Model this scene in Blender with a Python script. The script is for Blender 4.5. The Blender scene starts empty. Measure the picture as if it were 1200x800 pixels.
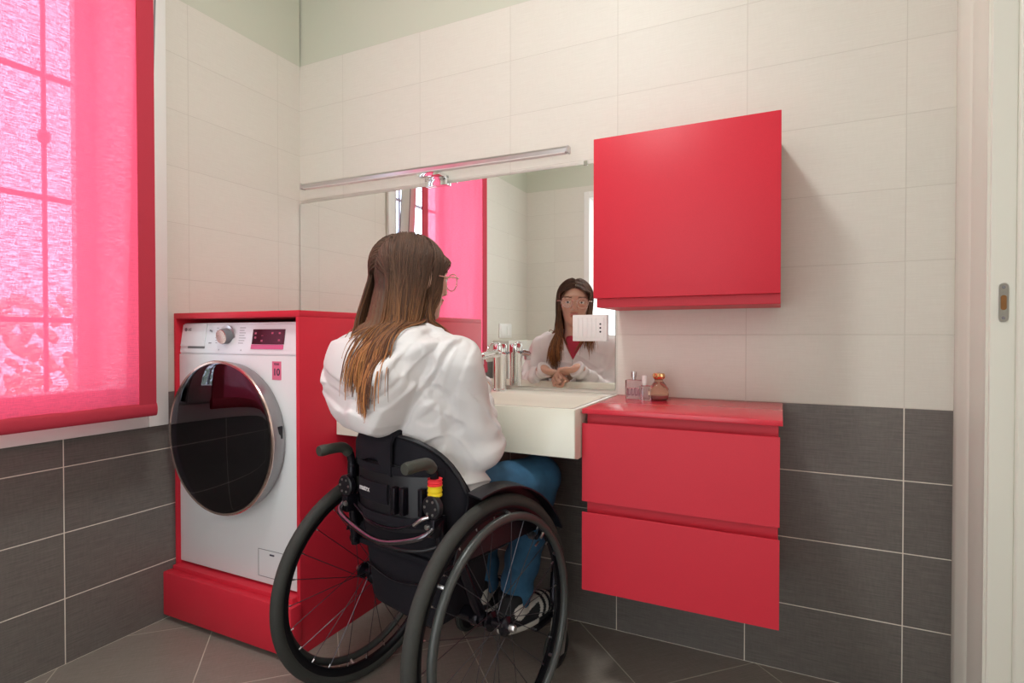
import bpy, bmesh, math, random
import numpy as np
from mathutils import Vector, Matrix
PI = math.pi
SC = bpy.context.scene
COL = SC.collection
rnd = random.Random(4)
nrg = np.random.default_rng(4)

# ------------------------------------------------------------------ nodes / materials
def new_mat(name):
    m = bpy.data.materials.new(name); m.use_nodes = True
    nt = m.node_tree; nt.nodes.clear()
    out = nt.nodes.new('ShaderNodeOutputMaterial')
    return m, nt, out

def bsdf(nt, out, color=(.5, .5, .5), rough=.5, metal=0, spec=.5, **kw):
    b = nt.nodes.new('ShaderNodeBsdfPrincipled')
    b.inputs['Base Color'].default_value = (*color, 1)
    b.inputs['Roughness'].default_value = rough
    b.inputs['Metallic'].default_value = metal
    b.inputs['Specular IOR Level'].default_value = spec
    for k, v in kw.items():
        k = k.replace('_', ' ')
        b.inputs[k].default_value = v
    nt.links.new(b.outputs[0], out.inputs[0])
    return b

def M(nt, op, a, b=None, c=None):
    n = nt.nodes.new('ShaderNodeMath'); n.operation = op
    for i, v in enumerate((a, b, c)):
        if v is None: continue
        if isinstance(v, (int, float)): n.inputs[i].default_value = v
        else: nt.links.new(v, n.inputs[i])
    return n.outputs[0]

def mixc(nt, fac, a, b):
    n = nt.nodes.new('ShaderNodeMix'); n.data_type = 'RGBA'
    if isinstance(fac, (int, float)): n.inputs[0].default_value = fac
    else: nt.links.new(fac, n.inputs[0])
    for i, v in ((6, a), (7, b)):
        if isinstance(v, tuple): n.inputs[i].default_value = (*v, 1)
        else: nt.links.new(v, n.inputs[i])
    return n.outputs[2]

def noise(nt, vec, scale, detail=3, rough=.55):
    n = nt.nodes.new('ShaderNodeTexNoise'); n.inputs['Scale'].default_value = scale
    n.inputs['Detail'].default_value = detail; n.inputs['Roughness'].default_value = rough
    if vec is not None: nt.links.new(vec, n.inputs['Vector'])
    return n.outputs[0]

def vscale(nt, vec, s):
    n = nt.nodes.new('ShaderNodeMapping'); n.inputs['Scale'].default_value = s
    nt.links.new(vec, n.inputs[0]); return n.outputs[0]

def bump(nt, b, h, strength=.3, dist=.002):
    n = nt.nodes.new('ShaderNodeBump'); n.inputs['Strength'].default_value = strength
    n.inputs['Distance'].default_value = dist
    nt.links.new(h, n.inputs['Height']); nt.links.new(n.outputs[0], b.inputs['Normal'])

def pos(nt):
    return nt.nodes.new('ShaderNodeNewGeometry').outputs['Position']

def smat(name, color, rough=.5, metal=0, spec=.5, grain=0, gscale=200, colvar=0, **kw):
    m, nt, out = new_mat(name)
    b = bsdf(nt, out, color, rough, metal, spec, **kw)
    if grain or colvar:
        tc = nt.nodes.new('ShaderNodeTexCoord')
        n = noise(nt, tc.outputs['Object'], gscale, 4)
        if grain: bump(nt, b, n, grain, .001)
        if colvar:
            c = mixc(nt, n, tuple(x * (1 - colvar) for x in color), tuple(min(1, x * (1 + colvar)) for x in color))
            nt.links.new(c, b.inputs['Base Color'])
    return m

def tile_mat(name, axis, x0, w, h, col1, col2, grout, gw, rough, streak):
    """rectangular stack-bond tiles read off the room position; axis 'x','y' or 'd' (diagonal floor)"""
    m, nt, out = new_mat(name)
    b = bsdf(nt, out, col1, rough)
    p = pos(nt); sp = nt.nodes.new('ShaderNodeSeparateXYZ'); nt.links.new(p, sp.inputs[0])
    X, Y, Z = sp.outputs
    if axis == 'x': U, V = X, Z
    elif axis == 'y': U, V = M(nt, 'MULTIPLY', Y, -1), Z
    else:
        U = M(nt, 'MULTIPLY', M(nt, 'ADD', X, Y), math.sqrt(.5)); V = M(nt, 'MULTIPLY', M(nt, 'SUBTRACT', X, Y), math.sqrt(.5))
        x0 = (1.32 * math.sqrt(.5), 1.877 * math.sqrt(.5))
    if axis == 'd': u = M(nt, 'DIVIDE', M(nt, 'SUBTRACT', U, x0[0]), w); v = M(nt, 'DIVIDE', M(nt, 'SUBTRACT', V, x0[1]), h)
    else: u = M(nt, 'DIVIDE', M(nt, 'SUBTRACT', U, x0), w); v = M(nt, 'DIVIDE', V, h)
    # distance to nearest joint in metres
    du = M(nt, 'MULTIPLY', M(nt, 'PINGPONG', u, .5), w); dv = M(nt, 'MULTIPLY', M(nt, 'PINGPONG', v, .5), h)
    d = M(nt, 'MINIMUM', du, dv)
    g = M(nt, 'LESS_THAN', d, gw)
    # woven linen streaks, long along the tile
    comb = nt.nodes.new('ShaderNodeCombineXYZ'); nt.links.new(U, comb.inputs[0]); nt.links.new(V, comb.inputs[1])
    n1 = noise(nt, vscale(nt, comb.outputs[0], (14, 420, 1)), 1.0, 3)
    n2 = noise(nt, vscale(nt, comb.outputs[0], (160, 30, 1)), 1.0, 2)
    s = M(nt, 'ADD', M(nt, 'MULTIPLY', n1, .75), M(nt, 'MULTIPLY', n2, .25))
    ramp = M(nt, 'MULTIPLY_ADD', M(nt, 'SUBTRACT', s, .5), streak, .5)
    cl = nt.nodes.new('ShaderNodeClamp'); nt.links.new(ramp, cl.inputs[0])
    # each tile differs a little
    iu = M(nt, 'FLOOR', u); iv = M(nt, 'FLOOR', v)
    cid = nt.nodes.new('ShaderNodeCombineXYZ'); nt.links.new(iu, cid.inputs[0]); nt.links.new(iv, cid.inputs[1])
    wn = nt.nodes.new('ShaderNodeTexWhiteNoise'); nt.links.new(cid.outputs[0], wn.inputs[0])
    c = mixc(nt, cl.outputs[0], col1, col2)
    hs = nt.nodes.new('ShaderNodeHueSaturation'); nt.links.new(c, hs.inputs['Color'])
    nt.links.new(M(nt, 'MULTIPLY_ADD', wn.outputs[0], .035, .98), hs.inputs['Value'])
    c2 = mixc(nt, g, hs.outputs[0], grout)
    nt.links.new(c2, b.inputs['Base Color'])
    nt.links.new(M(nt, 'MULTIPLY_ADD', g, .4, rough), b.inputs['Roughness'])
    sm = nt.nodes.new('ShaderNodeMapRange'); sm.inputs['From Max'].default_value = gw * 1.8
    nt.links.new(d, sm.inputs[0])
    hgt = M(nt, 'ADD', M(nt, 'MULTIPLY', sm.outputs[0], 1.0), M(nt, 'MULTIPLY', s, .35))
    bump(nt, b, hgt, .35, .0012)
    return m

MT = {}
def setup_materials():
    dk1, dk2, gr = (.094, .082, .074), (.180, .160, .143), (.70, .64, .55)
    MT['dark_x'] = tile_mat('dark_tile_back', 'x', .252, .4, .2, dk1, dk2, gr, .0014, .42, 2.2)
    MT['dark_y'] = tile_mat('dark_tile_side', 'y', .122, .4, .2, dk1, dk2, gr, .0014, .42, 2.2)
    MT['floor'] = tile_mat('dark_floor_tile', 'd', 0, .4, .4, (.17, .145, .122), (.30, .26, .225), (.5, .46, .38), .0016, .33, 1.8)
    c1, c2, cg = (.62, .585, .515), (.70, .67, .60), (.57, .535, .47)
    MT['cream_x'] = tile_mat('cream_tile_back', 'x', .252, .4, .2, c1, c2, cg, .0010, .50, 1.6)
    MT['cream_y'] = tile_mat('cream_tile_side', 'y', .122, .4, .2, c1, c2, cg, .0010, .50, 1.6)
    MT['paint'] = smat('wall_paint', (.56, .57, .47), .9, grain=.05)
    MT['ceil'] = smat('ceiling_paint', (.72, .72, .66), .95)
    MT['white_trim'] = smat('white_lacquer', (.72, .70, .62), .35, grain=.02)
    MT['white_win'] = smat('white_window_lacquer', (.78, .77, .74), .35)
    MT['red'] = smat('red_lacquer', (.58, .020, .040), .46, spec=.35, grain=.10, gscale=700, colvar=.12)
    MT['red_top'] = smat('red_lacquer_top', (.62, .030, .052), .22, grain=.03, gscale=500)
    MT['wm_white'] = smat('appliance_white', (.72, .73, .74), .28)
    MT['wm_panel'] = smat('appliance_panel_white', (.74, .75, .77), .22)
    MT['grey_seam'] = smat('grey_seam', (.18, .18, .19), .5)
    MT['black_gap'] = smat('black_inside', (.012, .010, .010), .8)
    MT['chrome'] = smat('chrome', (.86, .87, .88), .07, 1)
    MT['satin'] = smat('satin_metal', (.62, .60, .60), .28, 1)
    MT['rose_metal'] = smat('rose_satin_metal', (.75, .58, .52), .22, 1)
    MT['ceramic'] = smat('white_ceramic', (.68, .66, .565), .12, spec=.5)
    MT['black_plastic'] = smat('black_plastic', (.008, .007, .010), .40)
    MT['black_fabric'] = smat('black_fabric', (.009, .008, .012), .85, spec=.25, grain=.6, gscale=900, colvar=.4)
    MT['black_frame'] = smat('black_frame_metal', (.016, .014, .020), .22, .6)
    MT['bar_metal'] = smat('dark_chrome_bar', (.16, .15, .17), .2, 1)
    MT['rubber'] = smat('grey_rubber', (.030, .030, .026), .75, grain=.5, gscale=500, colvar=.3)
    MT['grip'] = smat('grip_rubber', (.045, .048, .038), .5, grain=.2, gscale=300)
    MT['handrim'] = smat('hand_rim_coating', (.055, .058, .055), .36, .25)
    MT['rim'] = smat('black_rim_alloy', (.02, .02, .024), .3, .7)
    MT['spoke'] = smat('dark_spoke', (.10, .095, .11), .3, .9)
    MT['mirror'] = smat('mirror_silver', (.92, .93, .92), .0, 1)
    MT['mirror_edge'] = smat('mirror_edge', (.06, .07, .06), .3)
    MT['plate'] = smat('socket_plate', (.76, .75, .72), .35)
    MT['yellow'] = smat('yellow_cloth', (.85, .62, .01), .7, grain=.4, gscale=600)
    MT['redband'] = smat('red_cloth_band', (.85, .03, .04), .7, grain=.4, gscale=600)
    MT['white_shoe'] = smat('white_shoe_panel', (.75, .72, .66), .6)
    MT['black_shoe'] = smat('black_shoe', (.012, .012, .014), .6, grain=.3)
    MT['letters'] = smat('pale_print', (.7, .7, .7), .5)
    MT['dark_print'] = smat('dark_print', (.03, .025, .05), .5)
    MT['grille'] = smat('security_grille', (.30, .31, .35), .5, .4)
    MT['gold'] = smat('gold_cap', (.85, .48, .22), .2, 1)
    MT['soap'] = smat('red_soap_bottle', (.65, .05, .03), .2, Transmission_Weight=.4)
    MT['brown_hole'] = smat('brown_wood_hole', (.22, .09, .02), .7)

    # display of the washing machine: dark glass with faint dim figures
    MT['hedge'] = smat('hedge_leaves', (.60, .66, .55), .8, grain=.5, gscale=60, colvar=.4)
    MT['display'] = smat('display_glass', (.045, .006, .015), .12)
    MT['pink_strip'] = smat('pink_control_strip', (.62, .10, .24), .3)
    MT['pink_sticker'] = smat('pink_sticker', (.72, .16, .27), .4)
    m, nt, out = new_mat('smoked_glass'); g = nt.nodes.new('ShaderNodeBsdfGlossy'); g.inputs['Roughness'].default_value = .015; g.inputs[0].default_value = (.9, .85, .92, 1)
    t = nt.nodes.new('ShaderNodeBsdfTransparent'); t.inputs[0].default_value = (.24, .21, .27, 1); fr = nt.nodes.new('ShaderNodeFresnel'); fr.inputs[0].default_value = 1.7
    mx = nt.nodes.new('ShaderNodeMixShader'); nt.links.new(fr.outputs[0], mx.inputs[0]); nt.links.new(t.outputs[0], mx.inputs[1]); nt.links.new(g.outputs[0], mx.inputs[2]); nt.links.new(mx.outputs[0], out.inputs[0]); MT['wm_glass'] = m
    MT['ring_metal'] = smat('door_ring_metal', (.36, .34, .34), .32, 1)
    MT['bowl_grey'] = smat('door_bowl_grey', (.16, .155, .17), .25, .3)
    MT['drum_dark'] = smat('drum_dark', (.020, .018, .024), .15)

    # clear glass
    m, nt, out = new_mat('window_glass')
    g = nt.nodes.new('ShaderNodeBsdfGlossy'); g.inputs['Roughness'].default_value = .0
    t = nt.nodes.new('ShaderNodeBsdfTransparent'); fr = nt.nodes.new('ShaderNodeFresnel'); fr.inputs[0].default_value = 1.45
    mx = nt.nodes.new('ShaderNodeMixShader'); nt.links.new(fr.outputs[0], mx.inputs[0]); nt.links.new(t.outputs[0], mx.inputs[1])
    nt.links.new(g.outputs[0], mx.inputs[2]); nt.links.new(mx.outputs[0], out.inputs[0]); MT['glass'] = m
    m, nt, out = new_mat('lens_glass'); g = nt.nodes.new('ShaderNodeBsdfGlossy'); g.inputs['Roughness'].default_value = .0
    t = nt.nodes.new('ShaderNodeBsdfTransparent'); mx = nt.nodes.new('ShaderNodeMixShader'); mx.inputs[0].default_value = .035
    nt.links.new(t.outputs[0], mx.inputs[1]); nt.links.new(g.outputs[0], mx.inputs[2]); nt.links.new(mx.outputs[0], out.inputs[0]); MT['lens'] = m
    MT['perf_pink'] = smat('pink_perfume_glass', (.99, .90, .93), .02, Transmission_Weight=.98, IOR=1.25)
    MT['perf_clear'] = smat('clear_perfume_glass', (.99, .97, .97), .02, Transmission_Weight=1, IOR=1.25)
    MT['perf_amber'] = smat('amber_perfume_glass', (.98, .70, .52), .04, Transmission_Weight=.9, IOR=1.3)
    MT['purple_liq'] = smat('purple_perfume', (.36, .08, .16), .1, Transmission_Weight=.4)

    # sheer woven blind
    m, nt, out = new_mat('sheer_red_weave')
    p = pos(nt); sp = nt.nodes.new('ShaderNodeSeparateXYZ'); nt.links.new(p, sp.inputs[0])
    comb = nt.nodes.new('ShaderNodeCombineXYZ'); nt.links.new(sp.outputs[1], comb.inputs[0]); nt.links.new(sp.outputs[2], comb.inputs[1])
    n1 = noise(nt, vscale(nt, comb.outputs[0], (34, 380, 1)), 1, 3); n2 = noise(nt, vscale(nt, comb.outputs[0], (520, 60, 1)), 1, 2)
    s = M(nt, 'ADD', M(nt, 'MULTIPLY', n1, .65), M(nt, 'MULTIPLY', n2, .35))
    df = nt.nodes.new('ShaderNodeBsdfDiffuse'); tl = nt.nodes.new('ShaderNodeBsdfTranslucent'); tp = nt.nodes.new('ShaderNodeBsdfTransparent')
    df.inputs[0].default_value = (.74, .06, .11, 1); tl.inputs[0].default_value = (.93, .115, .20, 1); tp.inputs[0].default_value = (1, .72, .86, 1)
    a = nt.nodes.new('ShaderNodeMixShader'); a.inputs[0].default_value = .60
    nt.links.new(df.outputs[0], a.inputs[1]); nt.links.new(tl.outputs[0], a.inputs[2])
    b_ = nt.nodes.new('ShaderNodeMixShader')
    f = nt.nodes.new('ShaderNodeMapRange'); f.inputs['From Min'].default_value = .42; f.inputs['From Max'].default_value = .60
    f.inputs['To Min'].default_value = .025; f.inputs['To Max'].default_value = .20
    nt.links.new(s, f.inputs[0]); nt.links.new(f.outputs[0], b_.inputs[0])
    nt.links.new(a.outputs[0], b_.inputs[1]); nt.links.new(tp.outputs[0], b_.inputs[2]); nt.links.new(b_.outputs[0], out.inputs[0])
    MT['sheer'] = m
    MT['hem'] = smat('red_hem_cloth', (.44, .022, .045), .8, grain=.4, gscale=700, colvar=.12)

    # light sources
    m, nt, out = new_mat('lamp_diffuser'); e = nt.nodes.new('ShaderNodeEmission')
    e.inputs[0].default_value = (.97, 1, .99, 1); e.inputs[1].default_value = 110; nt.links.new(e.outputs[0], out.inputs[0]); MT['lamp'] = m

    # skin with painted-in natural colour by vertex attribute
    for nm, rough, sss in (('skin', .5, .12), ('hair', .62, 0), ('shirt', .8, 0)):
        m, nt, out = new_mat(nm); b = bsdf(nt, out, (.5, .5, .5), rough)
        at = nt.nodes.new('ShaderNodeAttribute'); at.attribute_name = 'tint'
        nt.links.new(at.outputs['Color'], b.inputs['Base Color'])
        if sss: b.inputs['Subsurface Weight'].default_value = sss; b.inputs['Subsurface Scale'].default_value = .01
        MT[nm] = m
    MT['hoodie'] = smat('white_hoodie_jersey', (.70, .67, .665), .9, grain=.35, gscale=900, colvar=.03)
    MT['shirt_red'] = smat('red_top_jersey', (.42, .03, .06), .9)
    m, nt, out = new_mat('denim'); b = bsdf(nt, out, (.03, .09, .2), .85)
    tc = nt.nodes.new('ShaderNodeTexCoord'); n = noise(nt, tc.outputs['Object'], 14, 3); n2 = noise(nt, vscale(nt, tc.outputs['Object'], (900, 900, 200)), 1, 2)
    c = mixc(nt, n, (.012, .045, .10), (.055, .19, .34)); nt.links.new(c, b.inputs['Base Color']); bump(nt, b, n2, .5, .001); MT['denim'] = m
    MT['eye_white'] = smat('eye_white', (.75, .72, .68), .2)
    MT['iris'] = smat('dark_iris', (.03, .018, .01), .15)
    MT['spec_frame'] = smat('spectacle_frame', (.72, .50, .42), .25, .8)
    MT['skin_dark'] = smat('brown_strap', (.12, .07, .04), .6)
    MT['zip'] = smat('zip_metal', (.5, .5, .52), .3, 1)
setup_materials()

# ------------------------------------------------------------------ geometry helpers
def link(o, parent=None):
    COL.objects.link(o)
    if parent is not None:
        o.parent = parent; o.matrix_parent_inverse = Matrix.Identity(4)
    return o

def empty(name, loc, label=None, cat=None, group=None, kind=None, rotz=0):
    o = bpy.data.objects.new(name, None); o.location = loc; o.rotation_euler = (0, 0, rotz); o.empty_display_size = .05
    COL.objects.link(o); tag(o, label, cat, group, kind); return o

def tag(o, label=None, cat=None, group=None, kind=None):
    if label: o['label'] = label
    if cat: o['category'] = cat
    if group: o['group'] = group
    if kind: o['kind'] = kind
    return o

def wrel(o, parent):
    """geometry given in world metres: express relative to the parent's placed origin"""
    if parent is None: return
    chain = Matrix.Identity(4); q = parent
    mats = []
    while q is not None:
        mats.append(Matrix.LocRotScale(q.location, q.rotation_euler, q.scale)); q = q.parent
    for m in reversed(mats): chain = chain @ m
    o.data.transform(chain.inverted())

def mesh_obj(name, me, mats, parent=None, world=True, smooth=None):
    o = bpy.data.objects.new(name, me)
    for m in (mats if isinstance(mats, (list, tuple)) else [mats]): me.materials.append(MT[m] if isinstance(m, str) else m)
    if smooth is not None:
        for p in me.polygons: p.use_smooth = True
        if smooth < 180: me.set_sharp_from_angle(angle=math.radians(smooth))
    if world: wrel(o, parent)
    link(o, parent); return o

def bm_obj(name, bm, mats, parent=None, world=True, smooth=None, label=None):
    me = bpy.data.meshes.new(name); bmesh.ops.recalc_face_normals(bm, faces=bm.faces); bm.to_mesh(me); bm.free()
    o = mesh_obj(name, me, mats, parent, world, smooth)
    if label: o['label'] = label
    return o

def box(bm, x0, x1, y0, y1, z0, z1, bev=0, seg=2, mi=0):
    vs = [bm.verts.new(p) for p in ((x0, y0, z0), (x1, y0, z0), (x1, y1, z0), (x0, y1, z0), (x0, y0, z1), (x1, y0, z1), (x1, y1, z1), (x0, y1, z1))]
    fs = [bm.faces.new([vs[i] for i in f]) for f in ((0, 3, 2, 1), (4, 5, 6, 7), (0, 1, 5, 4), (1, 2, 6, 5), (2, 3, 7, 6), (3, 0, 4, 7))]
    for f in fs: f.material_index = mi
    if bev:
        es = list({e for f in fs for e in f.edges})
        bmesh.ops.bevel(bm, geom=es, offset=bev, segments=seg, affect='EDGES', profile=.5, material=-1)

def boxo(name, b, mats, parent=None, bev=.0015, label=None):
    bm = bmesh.new(); box(bm, *b, bev=bev); return bm_obj(name, bm, mats, parent, smooth=35, label=label)

def tube(bm, pts, r, n=10, caps=True, closed=False, mi=0):
    pts = [Vector(p) for p in pts]; N = len(pts); rs = r if isinstance(r, (list, tuple)) else [r] * N
    rings = []; up = None
    for i, p in enumerate(pts):
        if closed: t = pts[(i + 1) % N] - pts[i - 1]
        else: t = (pts[min(i + 1, N - 1)] - pts[max(i - 1, 0)])
        t.normalize()
        if up is None:
            up = Vector((0, 0, 1)) if abs(t.z) < .9 else Vector((1, 0, 0))
        up = (up - t * up.dot(t)).normalized(); w = t.cross(up)
        rings.append([bm.verts.new(p + (up * math.cos(a) + w * math.sin(a)) * rs[i]) for a in (2 * PI * k / n for k in range(n))])
    for i in range(N if closed else N - 1):
        A, B = rings[i], rings[(i + 1) % N]
        for k in range(n):
            f = bm.faces.new((A[k], A[(k + 1) % n], B[(k + 1) % n], B[k])); f.material_index = mi
    if caps and not closed:
        bm.faces.new(rings[0][::-1]).material_index = mi; bm.faces.new(rings[-1]).material_index = mi

def catmull(P, sub=6, closed=False):
    P = [Vector(p) for p in P]; out = []; n = len(P)
    rng = range(n) if closed else range(n - 1)
    for i in rng:
        p0 = P[(i - 1) % n] if closed or i > 0 else P[i] * 2 - P[i + 1]
        p1, p2 = P[i], P[(i + 1) % n]
        p3 = P[(i + 2) % n] if closed or i + 2 < n else p2 * 2 - p1
        for k in range(sub):
            t = k / sub
            out.append(.5 * ((2 * p1) + (p2 - p0) * t + (2 * p0 - 5 * p1 + 4 * p2 - p3) * t * t + (3 * p1 - p0 - 3 * p2 + p3) * t ** 3))
    if not closed: out.append(P[-1])
    return out

def lathe(bm, prof, c, axis='z', n=32, mi=0, mat4=None):
    """prof: list of (r, h)"""
    c = Vector(c); rings = []
    for r, h in prof:
        ring = []
        for k in range(n):
            a = 2 * PI * k / n; x, y = r * math.cos(a), r * math.sin(a)
            v = {'z': Vector((x, y, h)), 'y': Vector((x, h, y)), 'x': Vector((h, x, y))}[axis]
            if mat4 is not None: v = mat4 @ Vector((x, y, h))
            ring.append(bm.verts.new(c + v))
        rings.append(ring)
    for A, B in zip(rings, rings[1:]):
        for k in range(n): bm.faces.new((A[k], A[(k + 1) % n], B[(k + 1) % n], B[k])).material_index = mi
    if prof[0][0] > 1e-6: bm.faces.new(rings[0][::-1]).material_index = mi
    if prof[-1][0] > 1e-6: bm.faces.new(rings[-1]).material_index = mi
    bmesh.ops.remove_doubles(bm, verts=bm.verts, dist=1e-6)

def prism(bm, poly, a0, a1, axis='z', mi=0):
    f = {'z': lambda p, a: (p[0], p[1], a), 'y': lambda p, a: (p[0], a, p[1]), 'x': lambda p, a: (a, p[0], p[1])}[axis]
    A = [bm.verts.new(f(p, a0)) for p in poly]; B = [bm.verts.new(f(p, a1)) for p in poly]; n = len(poly)
    for k in range(n): bm.faces.new((A[k], A[(k + 1) % n], B[(k + 1) % n], B[k])).material_index = mi
    bm.faces.new(A[::-1]).material_index = mi; bm.faces.new(B).material_index = mi

def text(name, body, size, mtx, mat, parent, ext=.0003, label=None, bold=0):
    cu = bpy.data.curves.new(name, 'FONT'); cu.body = body; cu.size = size; cu.extrude = ext; cu.align_x = 'CENTER'; cu.align_y = 'CENTER'; cu.offset = bold
    t = bpy.data.objects.new('tmp', cu); COL.objects.link(t)
    dg = bpy.context.evaluated_depsgraph_get(); me = bpy.data.meshes.new_from_object(t.evaluated_get(dg))
    bpy.data.objects.remove(t); me.name = name; me.materials.clear()
    me.transform(mtx); o = mesh_obj(name, me, mat, parent)
    if label: o['label'] = label
    return o

def frame_mtx(o, xdir, ydir):
    x = Vector(xdir).normalized(); y = Vector(ydir); y = (y - x * y.dot(x)).normalized(); z = x.cross(y)
    m = Matrix((x, y, z)).transposed().to_4x4(); m.translation = Vector(o); return m

# ------------------------------------------------------------------ room shell
RX, RY, RZ = 2.36, -2.477, 2.70
WO = dict(y0=-.68, y1=-1.60, z0=.752, z1=2.30)      # window opening in the left wall

def wall_grid(name, ax, rects, parent=None):
    """rects: (a0,a1,z0,z1,mi) on a wall; ax=('x',const_y,thick) etc, boxes"""
    bm = bmesh.new()
    for a0, a1, z0, z1, mi in rects:
        if ax[0] == 'x': box(bm, a0, a1, min(ax[1], ax[1] + ax[2]), max(ax[1], ax[1] + ax[2]), z0, z1, mi=mi)
        else: box(bm, min(ax[1], ax[1] + ax[2]), max(ax[1], ax[1] + ax[2]), min(a0, a1), max(a0, a1), z0, z1, mi=mi)
    o = bm_obj(name, bm, ['dark_' + ('x' if ax[0] == 'x' else 'y'), 'cream_' + ('x' if ax[0] == 'x' else 'y'), 'paint'])
    o['kind'] = 'structure'; return o

wall_grid('wall_back', ('x', 0, .12), [(-.3, RX + .1, -.0, .8, 0), (-.3, RX + .1, .8, 2.2, 1)])
bpy.data.objects['wall_back'].data  # painted strip sits back by the tile thickness
wall_grid('trim_1', ('x', .008, .11), [(-.3, RX + .1, 2.2, RZ, 2)])
o = WO
yy0, yy1 = RY - .1, 0
L = []
for (a0, a1, z0, z1, mi) in ((o['y0'], yy1, 0, .8, 0), (o['y0'], yy1, .8, 2.2, 1), (yy0, o['y1'], 0, .8, 0), (yy0, o['y1'], .8, 2.2, 1),
                             (o['y1'], o['y0'], 0, o['z0'], 0)):
    L.append((a0, a1, z0, z1, mi))
wall_grid('wall_left', ('y', 0, -.30), L + [(yy0, o['y1'], 2.2, RZ, 2), (o['y0'], 0, 2.2, RZ, 2), (o['y1'], o['y0'], o['z1'], RZ, 2)])
wall_grid('wall_front', ('x', RY, -.12), [(0, .51, 0, .8, 0), (0, .51, .8, 2.2, 1), (.51, 2.30, 2.15, 2.2, 1), (2.30, RX, 0, .8, 0), (2.30, RX, .8, 2.2, 1), (0, RX, 2.2, RZ, 2)])
bm = bmesh.new(); box(bm, -.3, RX + 1.2, RY - .1, .12, -.06, 0); tag(bm_obj('floor', bm, 'floor'), kind='structure')
bm = bmesh.new(); box(bm, -.3, RX + 1.2, RY - .12, .12, RZ, RZ + .06); tag(bm_obj('ceiling', bm, 'ceil'), kind='structure')

# right wall: strip next to the corner, door casing and jamb, then the sliding-door leaf side of the opening
wall_grid('wall_right', ('y', RX, .10), [(-.292, 0, 0, 2.2, 1), (-.292, 0, 2.2, RZ, 2), (RY, -1.30, 0, .8, 0), (RY, -1.30, .8, 2.2, 1), (RY, -1.30, 2.2, RZ, 2), (-1.30, -.292, 2.12, RZ, 2)])
bm = bmesh.new()
prof = [(2.365, -.055), (2.352, -.058), (2.349, -.075), (2.343, -.090), (2.338, -.105), (2.338, -.135), (2.342, -.150), (2.3425, -.178), (2.347, -.190), (2.3475, -.262), (2.3495, -.272), (2.3495, -.292), (2.365, -.292)]
prism(bm, prof, 0, 2.14)
c = tag(bm_obj('trim_2', bm, 'white_trim', smooth=20), kind='structure')
# jamb with the rebate, deeper into the doorway
bm = bmesh.new()
prism(bm, [(2.3515, -.294), (2.3540, -.294), (2.3545, -.299), (2.3555, -.300), (2.3965, -.300), (2.3985, -.298), (2.4005, -.304), (2.4030, -.306), (2.4700, -.306), (2.4700, -.290), (2.3515, -.290)], 0, 2.12)
tag(bm_obj('door_1', bm, 'white_trim', smooth=20), kind='structure')
bm = bmesh.new(); prism(bm, [(RX - .02, -1.29), (RX - .02, -1.38), (RX + .11, -1.38), (RX + .11, -1.29)], 0, 2.14); tag(bm_obj('trim_3', bm, 'white_trim'), kind='structure')

# strike plate let into the jamb
sp_ = empty('strike_plate', (2.376, -.301, 1.069), 'small satin metal strike plate with an oval slot in the white door jamb', 'strike plate')
xm = 2.3765; bm = bmesh.new()
def rr(w, h, r, n=6):
    out = []
    for cx, cy, a in ((w - r, h - r, 0), (-w + r, h - r, 90), (-w + r, -h + r, 180), (w - r, -h + r, 270)):
        for k in range(n + 1):
            t = math.radians(a + 90 * k / n); out.append((cx + r * math.cos(t), cy + r * math.sin(t)))
    return out
prism(bm, [(xm + a, 1.069 + b) for a, b in rr(.0085, .042, .0083)], -.3025, -.299, 'y'); bm_obj('plate', bm, 'satin', sp_, smooth=30)
bm = bmesh.new(); prism(bm, [(xm + a, 1.069 + b) for a, b in rr(.0050, .016, .0048)], -.3032, -.3020, 'y'); bm_obj('slot', bm, 'brown_hole', sp_, label='brown oval slot')
for dz in (-.033, .033):
    bm = bmesh.new(); lathe(bm, [(0, -.0012), (.0030, -.001), (.0034, 0)], (xm, -.3025, 1.069 + dz), 'y', 12); bm_obj('screw', bm, 'grey_seam', sp_)

# rear of the room, seen only in the mirror: window frame with an added fill lamp, boxed-in cistern and its flush plate
bm = bmesh.new()
for b in ((.51, .555, RY - .10, RY + .01, 0, 2.15), (2.255, 2.30, RY - .10, RY + .01, 0, 2.15), (.555, 2.255, RY - .10, RY + .01, 2.10, 2.15), (1.38, 1.43, RY - .08, RY - .04, 0, 2.10)): box(bm, *b, bev=.002)
tag(bm_obj('window_3', bm, 'white_win', smooth=20), kind='structure')
rl = bpy.data.lights.new('rear_fill_light', 'AREA'); rl.shape = 'RECTANGLE'; rl.size = 1.70; rl.size_y = 2.10; rl.energy = 21; rl.color = (.90, .96, 1)  # added fill lamp behind the camera; its edge makes the mirror's bright strip
bm = bmesh.new(); box(bm, .40, 2.42, RY - .20, RY - .14, -.06, RZ + .06); tag(bm_obj('wall_sky_blocker', bm, 'ceil'), kind='structure')  # unseen backing, added to keep sky light out behind the rear lamp
ro = bpy.data.objects.new('rear_fill_light', rl); ro.location = (1.405, RY - .11, 1.05); ro.rotation_euler = (math.radians(90), 0, 0); COL.objects.link(ro)
bm = bmesh.new(); box(bm, 0, .13, RY, -1.86, 0, .955, mi=0); 
tag(bm_obj('wall_ledge', bm, 'cream_y'), kind='structure')
fp = empty('flush_plate', (.0, -2.05, 1.03), 'cream rectangular flush plate on the tiled wall, seen reflected above the tap', 'flush plate')
bm = bmesh.new(); box(bm, .0, .012, -2.16, -1.95, .975, 1.085, bev=.004); bm_obj('plate', bm, 'plate', fp, smooth=30)
for a, b in ((-2.145, -2.075), (-2.065, -1.965)):
    bm = bmesh.new(); box(bm, .011, .017, a, b, .99, 1.07, bev=.003); bm_obj('button', bm, 'plate', fp, smooth=30)

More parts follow.
